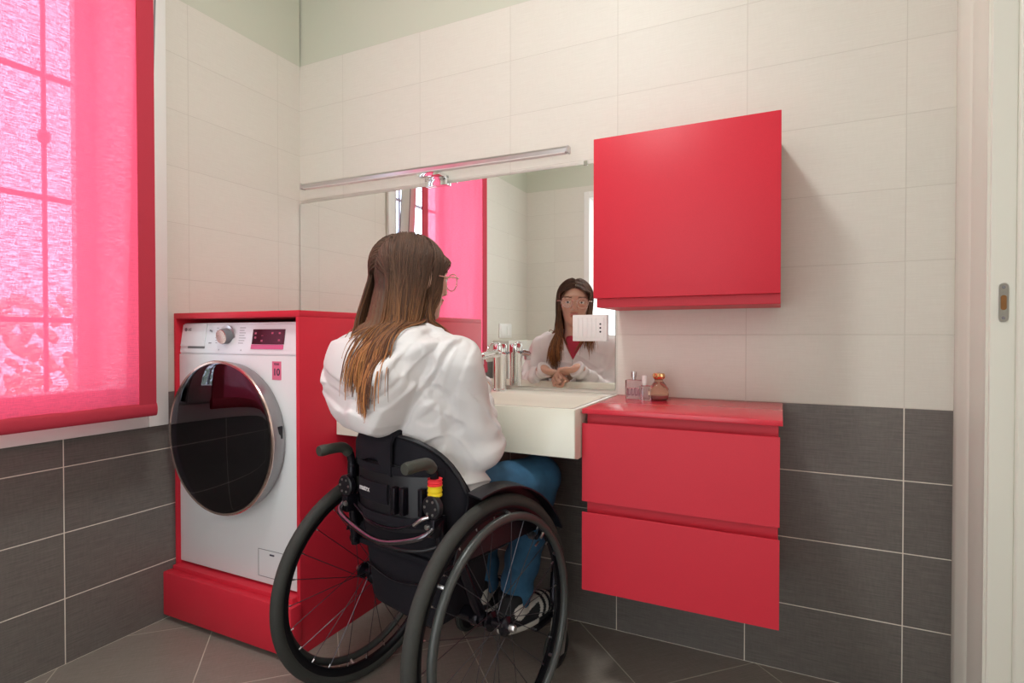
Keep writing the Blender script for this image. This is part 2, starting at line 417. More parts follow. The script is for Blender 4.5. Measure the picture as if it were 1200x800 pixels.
# ------------------------------------------------------------------ window, sash, grille, blind
oy0, oy1, oz0, oz1 = WO['y0'], WO['y1'], WO['z0'], WO['z1']
bm = bmesh.new()
for b in ((0, .018, oy0, -.612, .686, 2.37), (0, .018, -1.67, oy1, .686, 2.37), (0, .018, oy1, oy0, .686, oz0), (0, .018, oy1, oy0, oz1, 2.37)): box(bm, *b, bev=.003)
w1 = tag(bm_obj('window_1', bm, 'white_win', smooth=30), kind='structure')
bm = bmesh.new()                                        # fixed frame lining the reveal
for b in ((-.295, .0, oy0 - .012, oy0, oz0, oz1), (-.295, .0, oy1, oy1 + .012, oz0, oz1), (-.295, .0, oy1, oy0, oz0, oz0 + .012), (-.295, .0, oy1, oy0, oz1 - .012, oz1),
          (-.30, -.27, oy0 - .070, oy0 - .012, oz0, oz1), (-.30, -.27, oy1 + .012, oy1 + .06, oz0, oz1)): box(bm, *b)
bm_obj('window_lining', bm, 'white_win', w1)
sash = empty('window_sash', (.0, 0, oz0 + .012), kind='structure'); sash.name = 'window_2'
def add_sash(parent):
    bm = bmesh.new(); y0, y1 = oy0 - .022, oy1 + .022; H = oz1 - oz0 - .03
    for b in ((-.02, .035, y0 - .062, y0, 0, H), (-.02, .035, y1, y1 + .062, 0, H), (-.02, .035, y1, y0, 0, .065), (-.02, .035, y1, y0, H - .065, H)): box(bm, *b, bev=.004)
    bm_obj('sash_frame', bm, 'white_win', parent, world=False, smooth=30)
    bm = bmesh.new()
    for b in ((.035, .037, y0 - .006, y0 - .001, 0, H), (-.024, -.019, y0 - .01, y0 - .001, 0, H)): box(bm, *b)
    bm_obj('gasket', bm, 'grey_seam', parent, world=False, label='dark rubber seal')
    bm = bmesh.new(); box(bm, .004, .010, y1 + .06, y0 - .06, .06, H - .06); bm_obj('pane', bm, 'lens', parent, world=False)
    return parent
add_sash(sash); sash.rotation_euler = (0, math.radians(3.2), 0)

gr = empty('security_grille', (-.42, -1.14, .76), 'grey metal security grille of square bars outside the window, seen through the blind', 'grille')
bm = bmesh.new()
for y in np.arange(-.32, -1.9, -.155): tube(bm, [(-.40, y, .60), (-.40, y, 2.45)], .008, 8)
bm_obj('bars', bm, 'grille', gr)
bm = bmesh.new()
for z in (.62, 1.052, 1.484, 1.916, 2.348): box(bm, -.405, -.395, -1.9, -.3, z - .009, z + .009)
bm_obj('rails', bm, 'grille', gr)
for y in np.arange(-.32, -1.9, -.155):
    bm = bmesh.new(); lathe(bm, [(0, -.03), (.016, -.018), (.02, 0), (.016, .018), (0, .03)], (-.40, y, 1.70), 'z', 12); bm_obj('knuckle', bm, 'grille', gr, smooth=60)
og = tag(boxo('garden_ground', (-14, -.32, -12, 8, -.30, -.25), 'ceil', None, 0), kind='structure')
bm = bmesh.new(); hr = random.Random(3)
for i in range(1500):
    c = Vector((-2.7 + hr.uniform(-.3, .3), hr.uniform(-3.6, 1.6), hr.uniform(-.25, 1) * 1.15 + .1)); bmesh.ops.create_icosphere(bm, subdivisions=1, radius=hr.uniform(.02, .06), matrix=Matrix.Translation(c) @ Matrix.Rotation(hr.uniform(0, 3), 4, 'X') @ Matrix.Diagonal((1, 1.5, .8, 1)))
bm.normal_update(); tag(bm_obj('garden_hedge', bm, 'hedge'), 'green garden hedge outside the window, dim behind the blind', 'hedge', kind='stuff')

bl = empty('window_blind', (.15, -1.11, .74), 'sheer bright red fabric window blind with darker hems hanging before the window', 'blind')
bx, by0, by1, bz0, bz1 = .15, -.737, -1.485, .742, 2.42
bm = bmesh.new()
ny, nz = 40, 60; grid = []
for i in range(ny + 1):
    y = by0 - .012 + (by1 + .012 - by0 + .012) * i / ny; row = []
    for k in range(nz + 1):
        z = bz0 + .02 + (bz1 - bz0 - .02) * k / nz
        row.append(bm.verts.new((bx + .0025 * math.sin(y * 31) * (1 - .3 * k / nz) + .0012 * math.sin(y * 90 + z * 3), y, z)))
    grid.append(row)
for i in range(ny):
    for k in range(nz): bm.faces.new((grid[i][k], grid[i + 1][k], grid[i + 1][k + 1], grid[i][k + 1]))
bm_obj('blind_fabric', bm, 'sheer', bl, smooth=180)
for ya, yb in ((by0, by0 - .052), (by1 + .055, by1)):
    bm = bmesh.new(); box(bm, bx - .0035, bx + .0045, yb, ya, bz0 + .03, bz1, bev=.001); bm_obj('side_hem', bm, 'hem', bl, label='dark red side hem')
bm = bmesh.new(); pr_ = [(bx + .0085 * math.cos(t), bz0 + .021 + .021 * math.sin(t)) for t in np.linspace(0, 2 * PI, 17)[:-1]]
prism(bm, pr_, by1 - .001, by0 + .001, 'y'); bm_obj('bottom_hem', bm, 'hem', bl, smooth=60, label='padded dark red bottom hem')
bm = bmesh.new(); box(bm, .02, .19, by1 - .01, by0 + .01, bz1, bz1 + .05, bev=.004); bm_obj('headrail', bm, 'white_win', bl)

# ------------------------------------------------------------------ ceiling lamp
cl = empty('ceiling_lamp', (1.28, -1.22, RZ), 'round white ceiling lamp at the middle of the ceiling', 'lamp')
bm = bmesh.new(); lathe(bm, [(0, RZ), (.15, RZ), (.15, RZ - .03), (0, RZ - .03)], (1.28, -1.22, 0), 'z', 32); bm_obj('base', bm, 'white_win', cl, smooth=30)
bm = bmesh.new(); lathe(bm, [(.135, RZ - .03), (.13, RZ - .06), (.09, RZ - .085), (0, RZ - .095)], (1.28, -1.22, 0), 'z', 32); bm_obj('lamp_shade', bm, 'lamp', cl, smooth=60)

# ------------------------------------------------------------------ washing machine and its red housing
ex, ey = .612, -.582
hs = empty('machine_housing', (.306, -.29, 0), 'tall red lacquered housing with thick plinth around the washing machine', 'cabinet')
def hp(name, bs, mat='red', bev=.0015, label=None):
    bm = bmesh.new()
    for b in bs: box(bm, *b, bev=bev)
    return bm_obj(name, bm, mat, hs, smooth=35, label=label)
hp('top_panel', [(.002, ex, ey, -.001, 1.056, 1.076)])
hp('side_panel', [(.002, .014, ey, -.001, .0, 1.056)])
hp('side_panel', [(ex - .014, ex, ey, -.001, .0, 1.056)])
hp('plinth', [(.001, ex + .008, -.627, ey - .001, .018, .170)], bev=.004)
hp('plinth_shelf', [(.014, ex - .014, -.60, -.03, .165, .185)])
hp('plinth_foot', [(.03, ex - .01, -.59, -.05, .0, .03)], 'black_gap')
hp('back_board', [(.014, ex - .014, -.02, -.004, .185, 1.056)], 'black_gap')

wm = empty('washing_machine', (.305, -.29, .186), 'white front-loading washing machine with a large dark round door', 'washing machine')
wx0, wx1, wy, wz0, wz1 = .0155, .5965, -.572, .193, 1.042
bm = bmesh.new(); box(bm, wx0, wx1, wy, -.04, wz0, .933, bev=.003, seg=2); bm_obj('body', bm, 'wm_white', wm, smooth=40)
bm = bmesh.new(); prism(bm, [(wy, .9335), (wy + .016, wz1 - .004), (wy + .024, wz1), (-.04, wz1), (-.04, .9335)], wx0, wx1, 'x')
bmesh.ops.bevel(bm, geom=list(bm.edges), offset=.004, segments=2, affect='EDGES'); bm_obj('control_panel', bm, 'wm_panel', wm, smooth=40)
sl = .016 / .1045
def fy(z): return wy + max(0, (z - .9335)) * sl      # sloped front of the control panel
def panel_plate(name, x0, x1, z0, z1, mat, t=.002, parent=wm, label=None):
    bm = bmesh.new(); a = [(fy(z0) - t, z0), (fy(z1) - t, z1), (fy(z1) + .004, z1), (fy(z0) + .004, z0)]; prism(bm, a, x0, x1, 'x')
    return bm_obj(name, bm, mat, parent, smooth=30, label=label)
panel_plate('detergent_drawer', .022, .150, .960, 1.036, 'wm_panel', .0035)
panel_plate('drawer_grip', .060, .150, .952, .960, 'grey_seam', .001, label='dark grey grip strip under the drawer')
bm = bmesh.new()
kx, kz = .262, .997; K = Matrix.Rotation(math.radians(90 + 8.7), 4, 'X').to_3x3()
lathe(bm, [(.036, -.001), (.036, .002), (.031, .003)], (kx, fy(kz), kz), n=40, mat4=K); bm_obj('knob_ring', bm, 'satin', wm, smooth=30)
bm = bmesh.new(); lathe(bm, [(.0265, .002), (.0255, .024), (.023, .027)], (kx, fy(kz), kz), n=40, mat4=K); kn = bm_obj('knob', bm, 'grey_seam', wm, smooth=30)
bm = bmesh.new(); lathe(bm, [(.0240, .0255), (.0235, .0285), (.0, .0287)], (kx, fy(kz), kz), n=40, mat4=K); bm_obj('knob_face', bm, 'rose_metal', kn, smooth=30, label='rose brushed metal knob face')
panel_plate('display', .384, .530, .969, 1.018, 'display')
panel_plate('touch_strip', .382, .529, .953, .968, 'pink_strip', label='pink strip under the display')
XD, ZD = (1, 0, 0), (0, sl, 1)
def ptxt(s, x, z, size, mat='dark_print', bold=0, t=.0025, name='lettering'): return text(name, s, size, frame_mtx((x, fy(z) - t, z), XD, ZD), mat, wm, bold=bold)
ptxt('LG', .063, 1.018, .0135, bold=.0002, t=.0042, name='brand_lettering')
bm = bmesh.new(); lathe(bm, [(.0065, -.0048), (.0065, -.0036), (0, -.0036)], (.042, fy(1.018), 1.018), 'y', 20); lathe(bm, [(.0065, -.0048), (0, -.005)], (.042, fy(1.018), 1.018), 'y', 20)
bm_obj('brand_badge', bm, 'grey_seam', wm)
ptxt('8kg', .175, 1.014, .010, 'grey_seam')
ptxt('smart', .178, .972, .007, 'grey_seam')
bm = bmesh.new()
for i in range(7):
    z = .972 + i * .0085
    for x0, x1 in ((.200, .212), (.318, .350)):
        L_ = (x1 - x0) * (.7 + .3 * ((i * 37) % 5) / 4); y = fy(z) - .0006
        if x0 < .25: box(bm, x1 - L_, x1, y - .0004, y + .002, z - .0009, z + .0009)
        else: box(bm, x0, x0 + L_, y - .0004, y + .002, z - .0009, z + .0009)
bm_obj('programme_lettering', bm, 'grey_seam', wm, label='tiny grey programme lettering')
for i, (a, z) in enumerate(((.398, 1.004), (.398, .99), (.43, .998), (.475, 1.005), (.508, 1.005), (.43, .980), (.508, .982))): ptxt('-:--' if i == 2 else '00', a, z, .009, 'pink_sticker', t=.0024, name='display_figures')
for x in (.225, .335): ptxt('+', x, .948, .012, 'grey_seam', t=.0012)
# sticker
bm = bmesh.new(); box(bm, .484, .524, wy - .0012, wy + .001, .856, .915); st = bm_obj('sticker', bm, 'pink_sticker', wm, label='pink warranty sticker')
text('sticker_number', '10', .031, frame_mtx((.504, wy - .0016, .880), XD, (0, 0, 1)), 'dark_print', st, bold=.0005)
text('sticker_word', 'YEAR', .010, frame_mtx((.504, wy - .0016, .906), XD, (0, 0, 1)), 'dark_print', st)
# filter flap
bm = bmesh.new()
for b in ((.415, .560, wy - .0008, wy + .001, .302, .3035), (.415, .4165, wy - .0008, wy + .001, .215, .3035), (.5585, .560, wy - .0008, wy + .001, .215, .3035), (.415, .560, wy - .0008, wy + .001, .214, .2155)): box(bm, *b)
bm_obj('filter_flap', bm, 'grey_seam', wm)
bm = bmesh.new(); box(bm, .468, .488, wy - .0015, wy + .001, .287, .292); bm_obj('flap_catch', bm, 'dark_print', wm)
# door
dx, dz = .304, .664
door = empty('door', (dx, wy, dz)); door.parent = wm; door.location = Vector((dx, wy, dz)) - wm.location
def dl(name, prof, mat, n=72, label=None, c=(0, 0, 0), smooth=35):
    bm = bmesh.new(); lathe(bm, prof, (dx + c[0], wy + c[1], dz + c[2]), 'y', n); return bm_obj(name, bm, mat, door, smooth=smooth, label=label)
dl('door_ring', [(.225, .004), (.236, 0), (.243, -.010), (.2475, -.028), (.2505, -.046), (.2515, -.056), (.246, -.060), (.236, -.052), (.225, .004)], 'ring_metal', label='satin metal door ring')
dl('door_rim', [(.242, -.054), (.2515, -.0555), (.2525, -.0585), (.2500, -.0620), (.2430, -.0610), (.242, -.054)], 'rose_metal', label='thin rose metal rim')
gp = [(.2465, -.0595)] + [(.2455 * math.cos(t), -.0600 - .011 * math.sin(t)) for t in np.linspace(.05, PI / 2, 10)]
gp[-1] = (0, gp[-1][1])
dl('door_glass', gp, 'wm_glass', label='dark smoked glass', smooth=60)
bm = bmesh.new(); box(bm, .5400, .5505, wy - .036, wy - .018, .675, .715, bev=.002); bm_obj('latch', bm, 'black_plastic', door)
dl('door_bowl', [(.244, -.055), (.236, -.050), (.215, -.046), (.190, -.036), (.170, -.018), (.162, -.006), (.160, -.003)], 'bowl_grey', smooth=60)
dl('bowl_window', [(.160, -.004), (.140, -.012), (.09, -.022), (.0, -.026)], 'drum_dark', smooth=60)

# ------------------------------------------------------------------ mirror, socket, mirror light
mr = empty('wall_mirror', (.72, 0, .815), 'large frameless rectangular mirror between the left corner and the cabinets', 'mirror')
bm = bmesh.new(); box(bm, .0045, 1.447, -.0050, -.0005, .814, 1.584, mi=1)
for f in bm.faces:
    if f.normal.y < -.5 or sum(v.co.y for v in f.verts) / 4 < -.0049: f.material_index = 0
bm_obj('mirror_pane', bm, ['mirror', 'mirror_edge'], mr)
bm = bmesh.new(); box(bm, 1.336, 1.350, -.0085, -.001, 1.580, 1.596, bev=.001); bm_obj('clip', bm, 'chrome', mr)

sk = empty('socket_plate', (1.36, -.006, 1.02), 'white ribbed wall socket plate with three dark holes, set over the mirror', 'socket')
bm = bmesh.new(); box(bm, 1.300, 1.421, -.017, -.005, .978, 1.068, bev=.002); bm_obj('plate', bm, 'plate', sk, smooth=30)
for i in range(5):
    bm = bmesh.new(); x = 1.308 + i * .0155; box(bm, x, x + .0140, -.020, -.016, .988, 1.058, bev=.0012); bm_obj('rocker', bm, 'plate', sk, smooth=30)
bm = bmesh.new(); box(bm, 1.388, 1.412, -.020, -.016, .988, 1.058, bev=.0015); so = bm_obj('socket_insert', bm, 'plate', sk, smooth=30)
for dz_ in (-.013, 0, .013):
    bm = bmesh.new(); lathe(bm, [(.0032, -.0212), (.0032, -.019)], (1.400, 0, 1.023 + dz_), 'y', 12); bm_obj('hole', bm, 'black_gap', so)

ml = empty('mirror_light', (.74, -.06, 1.634), 'slim chrome bar light over the mirror on a short bracket', 'light')
ly, lz = -.062, 1.634
bm = bmesh.new(); prism(bm, [(ly - .012, lz - .007), (ly - .014, lz + .004), (ly - .010, lz + .011), (ly + .012, lz + .012), (ly + .012, lz - .007)], .085, 1.298, 'x'); bm_obj('light_bar', bm, 'satin', ml)
bm = bmesh.new(); prism(bm, [(ly - .011, lz - .010), (ly - .011, lz - .0065), (ly + .011, lz - .0065), (ly + .011, lz - .010)], .092, 1.291, 'x'); bm_obj('diffuser', bm, 'plate', ml)
for x0, x1 in ((.079, .086), (1.297, 1.304)):
    bm = bmesh.new(); box(bm, x0, x1, ly - .015, ly + .013, lz - .011, lz + .013, bev=.001); bm_obj('end_cap', bm, 'satin', ml)
bm = bmesh.new(); box(bm, .690, .790, -.074, -.0055, 1.608, 1.622, bev=.0015); box(bm, .690, .790, -.022, -.0055, 1.583, 1.62, bev=.0015); bm_obj('bracket', bm, 'chrome', ml, smooth=30)
ml.rotation_euler = (0, math.radians(.75), 0); ml.location.z -= .005

# ------------------------------------------------------------------ red cabinets
wc = empty('wall_cabinet', (1.70, -.13, 1.08), 'red lacquered wall cabinet with a flat door hanging right of the mirror', 'cabinet')
bm = bmesh.new(); box(bm, 1.457, 1.9465, -.246, -.0065, 1.080, 1.566, bev=.001); bm_obj('body', bm, 'red', wc)
bm = bmesh.new(); box(bm, 1.4535, 1.9465, -.268, -.2475, 1.106, 1.569, bev=.0015); bm_obj('door', bm, 'red', wc, smooth=35)

bc = empty('drawer_cabinet', (1.70, -.19, .29), 'red lacquered two-drawer cabinet hung on the wall right of the basin', 'cabinet')
bm = bmesh.new(); box(bm, 1.4635, 1.9435, -.350, .0, .300, .784); bm_obj('body', bm, 'red', bc)
bm = bmesh.new(); box(bm, 1.4590, 1.9535, -.385, -.0005, .7845, .798, bev=.0015); bm_obj('worktop', bm, 'red_top', bc, smooth=35)
for z0, z1 in ((.542, .757), (.297, .512)):
    bm = bmesh.new(); prism(bm, [(-.376, z0), (-.376, z1 - .001), (-.3745, z1), (-.362, z1 - .012), (-.3505, z1 - .02), (-.3505, z0)], 1.4565, 1.9475, 'x'); bm_obj('drawer', bm, 'red', bc, smooth=20)

# ------------------------------------------------------------------ basin and tap
bs = empty('washbasin', (1.03, -.2, .66), 'wide white rectangular washbasin fixed under the mirror', 'basin')
def basin():
    bm = bmesh.new(); x0, x1, y0, y1, z0, z1 = .6145, 1.4540, -.428, -.001, .662, .800
    ix0, ix1, iy0, iy1 = x0 + .014, x1 - .014, y0 + .014, y1 - .115
    bx0, bx1, by0_, by1_ = .80, 1.27, -.34, -.17; bzm = .725
    def ring(a, b, c, d, z, n=12, r=.01):
        pts = []
        for cx, cy, ang in ((b - r, d - r, 0), (a + r, d - r, 90), (a + r, c + r, 180), (b - r, c + r, 270)):
            for k in range(n + 1):
                t = math.radians(ang + 90 * k / n); pts.append((cx + r * math.cos(t), cy + r * math.sin(t), z))
        return [bm.verts.new(p) for p in pts]
    R = [ring(x0 + .02, x1 - .0, y0 + .02, y1, z0, r=.004), ring(x0, x1 - .0, y0, y1, z0 + .006, r=.004), ring(x0, x1, y0, y1, z1 - .003, r=.004), ring(x0 + .003, x1 - .003, y0 + .003, y1 - .0005, z1, r=.004),
         ring(ix0, ix1, iy0, iy1, z1, r=.03), ring(ix0 + .004, ix1 - .004, iy0 + .004, iy1 - .004, z1 - .004, r=.03),
         ring(ix0 + .03, ix1 - .03, iy0 + .016, iy1 - .016, z1 - .022, r=.04), ring(bx0, bx1, by0_, by1_, bzm, r=.06), ring(1.00, 1.07, -.27, -.24, bzm - .008, r=.012)]
    for A, B in zip(R, R[1:]):
        n = len(A)
        for k in range(n): bm.faces.new((A[k], A[(k + 1) % n], B[(k + 1) % n], B[k]))
    bm.faces.new(R[0][::-1]); bm.faces.new(R[-1])
    bm_obj('bowl', bm, 'ceramic', bs, smooth=50)
    bm = bmesh.new(); lathe(bm, [(0, .006), (.024, .005), (.026, 0), (.026, -.004)], (1.035, -.255, bzm - .006), 'z', 24); bm_obj('drain', bm, 'chrome', bs, smooth=40)
    bm = bmesh.new(); lathe(bm, [(.010, 0), (.0135, -.001), (.0150, -.003), (.010, -.003)], (1.018, -.1235, .7835), 'y', 20); bm_obj('overflow_ring', bm, 'satin', bs, smooth=50)
basin()
tp = empty('basin_tap', (1.045, -.075, .80), 'chrome mixer tap with a long thin lever on the basin', 'tap')
tx, ty = 1.046, -.070
bm = bmesh.new(); lathe(bm, [(.0, .80), (.026, .80), (.026, .806), (.0225, .808), (.0225, .925), (.024, .928), (.024, .962), (.021, .967), (0, .968)], (tx, ty, 0), 'z', 32); bm_obj('tap_body', bm, 'chrome', tp, smooth=35)
bm = bmesh.new(); tube(bm, catmull([(tx, ty - .01, .935), (tx - .004, ty - .06, .932), (tx - .009, ty - .118, .926), (tx - .010, ty - .135, .920)], 5), [.0155] * 4 + [.0135] * 8 + [.013] * 4, 16); bm_obj('spout', bm, 'chrome', tp, smooth=40)
bm = bmesh.new(); lathe(bm, [(0, -.014), (.0125, -.014), (.0125, .004), (0, .004)], (tx - .010, ty - .128, .914), 'z', 16); bm_obj('aerator', bm, 'satin', tp, smooth=35)
bm = bmesh.new(); tube(bm, catmull([(tx, ty, .966), (tx - .002, ty - .02, .972), (tx - .006, ty - .055, .968), (tx - .010, ty - .075, .950), (tx - .012, ty - .082, .925), (tx - .012, ty - .078, .908)], 5), .0032, 8); bm_obj('lever', bm, 'chrome', tp, smooth=60)
bm = bmesh.new(); tube(bm, [(tx + .014, ty + .006, .93), (tx + .035, ty + .008, .938)], [.006, .0025], 8); bm_obj('side_pin', bm, 'grey_seam', tp, smooth=60)

sd = empty('soap_bottle', (.972, -.085, .80), 'small red soap bottle behind the tap at the person\'s elbow', 'bottle')
bm = bmesh.new(); lathe(bm, [(0, .80), (.018, .80), (.019, .805), (.019, .868), (.012, .880), (.009, .884)], (.972, -.088, 0), 'z', 20); bm_obj('bottle_body', bm, 'soap', sd, smooth=40)
bm = bmesh.new(); lathe(bm, [(.010, .884), (.010, .896), (0, .897)], (.972, -.088, 0), 'z', 16); bm_obj('cap', bm, 'redband', sd, smooth=40)

# ------------------------------------------------------------------ perfume bottles on the cabinet top
z0 = .798
pb = empty('perfume_bottle', (1.53, -.09, z0), 'rectangular pale pink perfume bottle with a grey cap, leftmost on the cabinet', 'bottle')
bm = bmesh.new(); box(bm, 1.506, 1.562, -.106, -.076, z0, z0 + .060, bev=.004, seg=3); bm_obj('glass_body', bm, 'perf_pink', pb, smooth=40)
bm = bmesh.new(); box(bm, 1.511, 1.557, -.101, -.081, z0 + .006, z0 + .034, bev=.002); bm_obj('perfume', bm, 'perf_pink', pb)
bm = bmesh.new(); lathe(bm, [(.006, 0), (.006, .007), (.0085, .008), (.0085, .026), (0, .0265)], (1.531, -.091, z0 + .06), 'z', 20); bm_obj('cap', bm, 'satin', pb, smooth=40)
for i, (x, s) in enumerate(((1.516, .016), (1.527, .018), (1.538, .020), (1.549, .016))):
    bm = bmesh.new(); tube(bm, catmull([(x - .003, -.1072, z0 + .012), (x - .001, -.1072, z0 + .012 + s), (x + .003, -.1072, z0 + .014 + s), (x + .002, -.1072, z0 + .012), (x + .006, -.1072, z0 + .016)], 4), .0009, 6); bm_obj('label_flourish', bm, 'purple_liq', pb, label='small dark red script mark')
pb = empty('perfume_bottle', (1.578, -.125, z0), 'small clear glass bottle with a white cap between the two perfume bottles', 'bottle')
bm = bmesh.new(); box(bm, 1.556, 1.590, -.128, -.104, z0, z0 + .046, bev=.004, seg=3); bm_obj('glass_body', bm, 'perf_clear', pb, smooth=40)
bm = bmesh.new(); lathe(bm, [(.006, 0), (.006, .005), (.008, .006), (.008, .030), (0, .031)], (1.570, -.116, z0 + .046), 'z', 20); bm_obj('cap', bm, 'plate', pb, smooth=40)
pb = empty('perfume_bottle', (1.612, -.096, z0), 'round amber perfume bottle with a ribbed golden cap, rightmost on the cabinet', 'bottle')
bm = bmesh.new(); c_ = (1.609, -.094, z0)
lathe(bm, [(0, 0), (.022, 0), (.028, .006), (.031, .020), (.0285, .036), (.019, .050), (.013, .058), (.0125, .064), (0, .065)], c_, 'z', 32)
for v in bm.verts:
    a = math.atan2(v.co.y - c_[1], v.co.x - c_[0]); s = 1 + .05 * math.cos(a * 9 + v.co.z * 40); v.co.x = c_[0] + (v.co.x - c_[0]) * s; v.co.y = c_[1] + (v.co.y - c_[1]) * s
bm_obj('glass_body', bm, 'perf_amber', pb, smooth=60)
bm = bmesh.new(); lathe(bm, [(0, .004), (.020, .004), (.026, .008), (.027, .016), (0, .017)], c_, 'z', 24); bm_obj('perfume', bm, 'purple_liq', pb, smooth=50)
bm = bmesh.new(); lathe(bm, [(.011, .063), (.016, .068), (.018, .076), (.015, .083), (0, .085)], c_, 'z', 24)
for v in bm.verts:
    a = math.atan2(v.co.y - c_[1], v.co.x - c_[0]); s = 1 + .10 * math.cos(a * 8); v.co.x = c_[0] + (v.co.x - c_[0]) * s; v.co.y = c_[1] + (v.co.y - c_[1]) * s
bm_obj('cap', bm, 'gold', pb, smooth=50)

# ------------------------------------------------------------------ wheelchair
HD = .19
WX, WY = 1.1035, -.608
ch = empty('wheelchair', (WX, WY, 0), 'black manual wheelchair with large spoked wheels, under the person at the basin', 'wheelchair', rotz=-HD)
def cpart(name, bm, mat, parent=ch, smooth=40, label=None):
    return bm_obj(name, bm, mat, parent, world=False, smooth=smooth, label=label)
def build_wheel(s):
    cb = .05
    ax = Vector((s * math.cos(cb), 0, math.sin(cb))); up = Vector((-s * math.sin(cb), 0, math.cos(cb))); f = Vector((0, 1, 0))
    mt = Matrix((ax, f, up)).transposed().to_4x4(); mt.translation = Vector((s * .241, 0, .305))
    we = empty('wheel', (0, 0, 0)); we.parent = ch; we.matrix_parent_inverse = Matrix.Identity(4)
    def fin(name, bm, mat, smooth=45, label=None):
        bm.transform(mt); return cpart(name, bm, mat, we, smooth, label)
    bm = bmesh.new()
    prof = []
    for k in range(16):
        a = 2 * PI * k / 16; prof.append((.2885 + .0165 * math.cos(a), .0165 * math.sin(a)))
    def ringlathe(bm, prof, n=96):
        rings = []
        for k in range(n):
            t = 2 * PI * k / n; rings.append([bm.verts.new((h, r * math.cos(t), r * math.sin(t))) for r, h in prof])
        m = len(prof)
        for k in range(n):
            A, B = rings[k], rings[(k + 1) % n]
            for j in range(m): bm.faces.new((A[j], A[(j + 1) % m], B[(j + 1) % m], B[j]))
    ringlathe(bm, prof); fin('tyre', bm, 'rubber', 60)
    bm = bmesh.new(); ringlathe(bm, [(.280, -.011), (.274, -.012), (.264, -.009), (.258, -.004), (.258, .004), (.264, .009), (.274, .012), (.280, .011)]); fin('rim', bm, 'rim', 35)
    bm = bmesh.new(); ringlathe(bm, [(.254 + .0105 * math.cos(a), .030 + .0105 * math.sin(a)) for a in (2 * PI * k / 14 for k in range(14))]); fin('hand_rim', bm, 'handrim', 60, 'smooth grey hand rim')
    bm = bmesh.new()
    for k in range(6):
        t = 2 * PI * (k + .35) / 6; d = Vector((0, math.cos(t), math.sin(t)))
        tube(bm, [d * .262 + Vector((.006, 0, 0)), d * .2555 + Vector((.023, 0, 0))], .0045, 8)
    fin('rim_tabs', bm, 'satin', 40)['kind'] = 'stuff'
    bm = bmesh.new()
    for k in range(24):
        t = 2 * PI * k / 24; side = 1 if k % 2 else -1; off = (.42 if (k // 2) % 2 else -.42)
        a = Vector((side * .022, .019 * math.cos(t + off * 3), .019 * math.sin(t + off * 3))); b = Vector((side * .002, .260 * math.cos(t), .260 * math.sin(t)))
        tube(bm, [a, b], .0011, 5)
    fin('spokes', bm, 'spoke', 60)
    bm = bmesh.new()
    for k in range(24):
        t = 2 * PI * k / 24; d = Vector((0, math.cos(t), math.sin(t))); tube(bm, [d * .249, d * .262], .0022, 6)
    fin('spoke_nipples', bm, 'satin', 60)['kind'] = 'stuff'
    bm = bmesh.new(); lathe(bm, [(0, -.034), (.014, -.034), (.016, -.03), (.023, -.026), (.023, -.019), (.012, -.014), (.011, .014), (.023, .019), (.023, .026), (.016, .030), (.012, .036), (0, .036)], (0, 0, 0), 'x', 28); fin('hub', bm, 'black_frame')
    bm = bmesh.new(); lathe(bm, [(.0, .052), (.007, .051), (.009, .048), (.009, .034), (.013, .033)], (0, 0, 0), 'x', 20); fin('axle_cap', bm, 'satin', 40, 'bright axle cap')
    bm = bmesh.new(); tube(bm, [(.002, .20 * .9, .16 * .9), (.004, .162, .138)], .0028, 8); tube(bm, [(.001, .205, .163), (.003, .190, .150)], .004, 8); fin('valve', bm, 'satin')
build_wheel(1); build_wheel(-1)

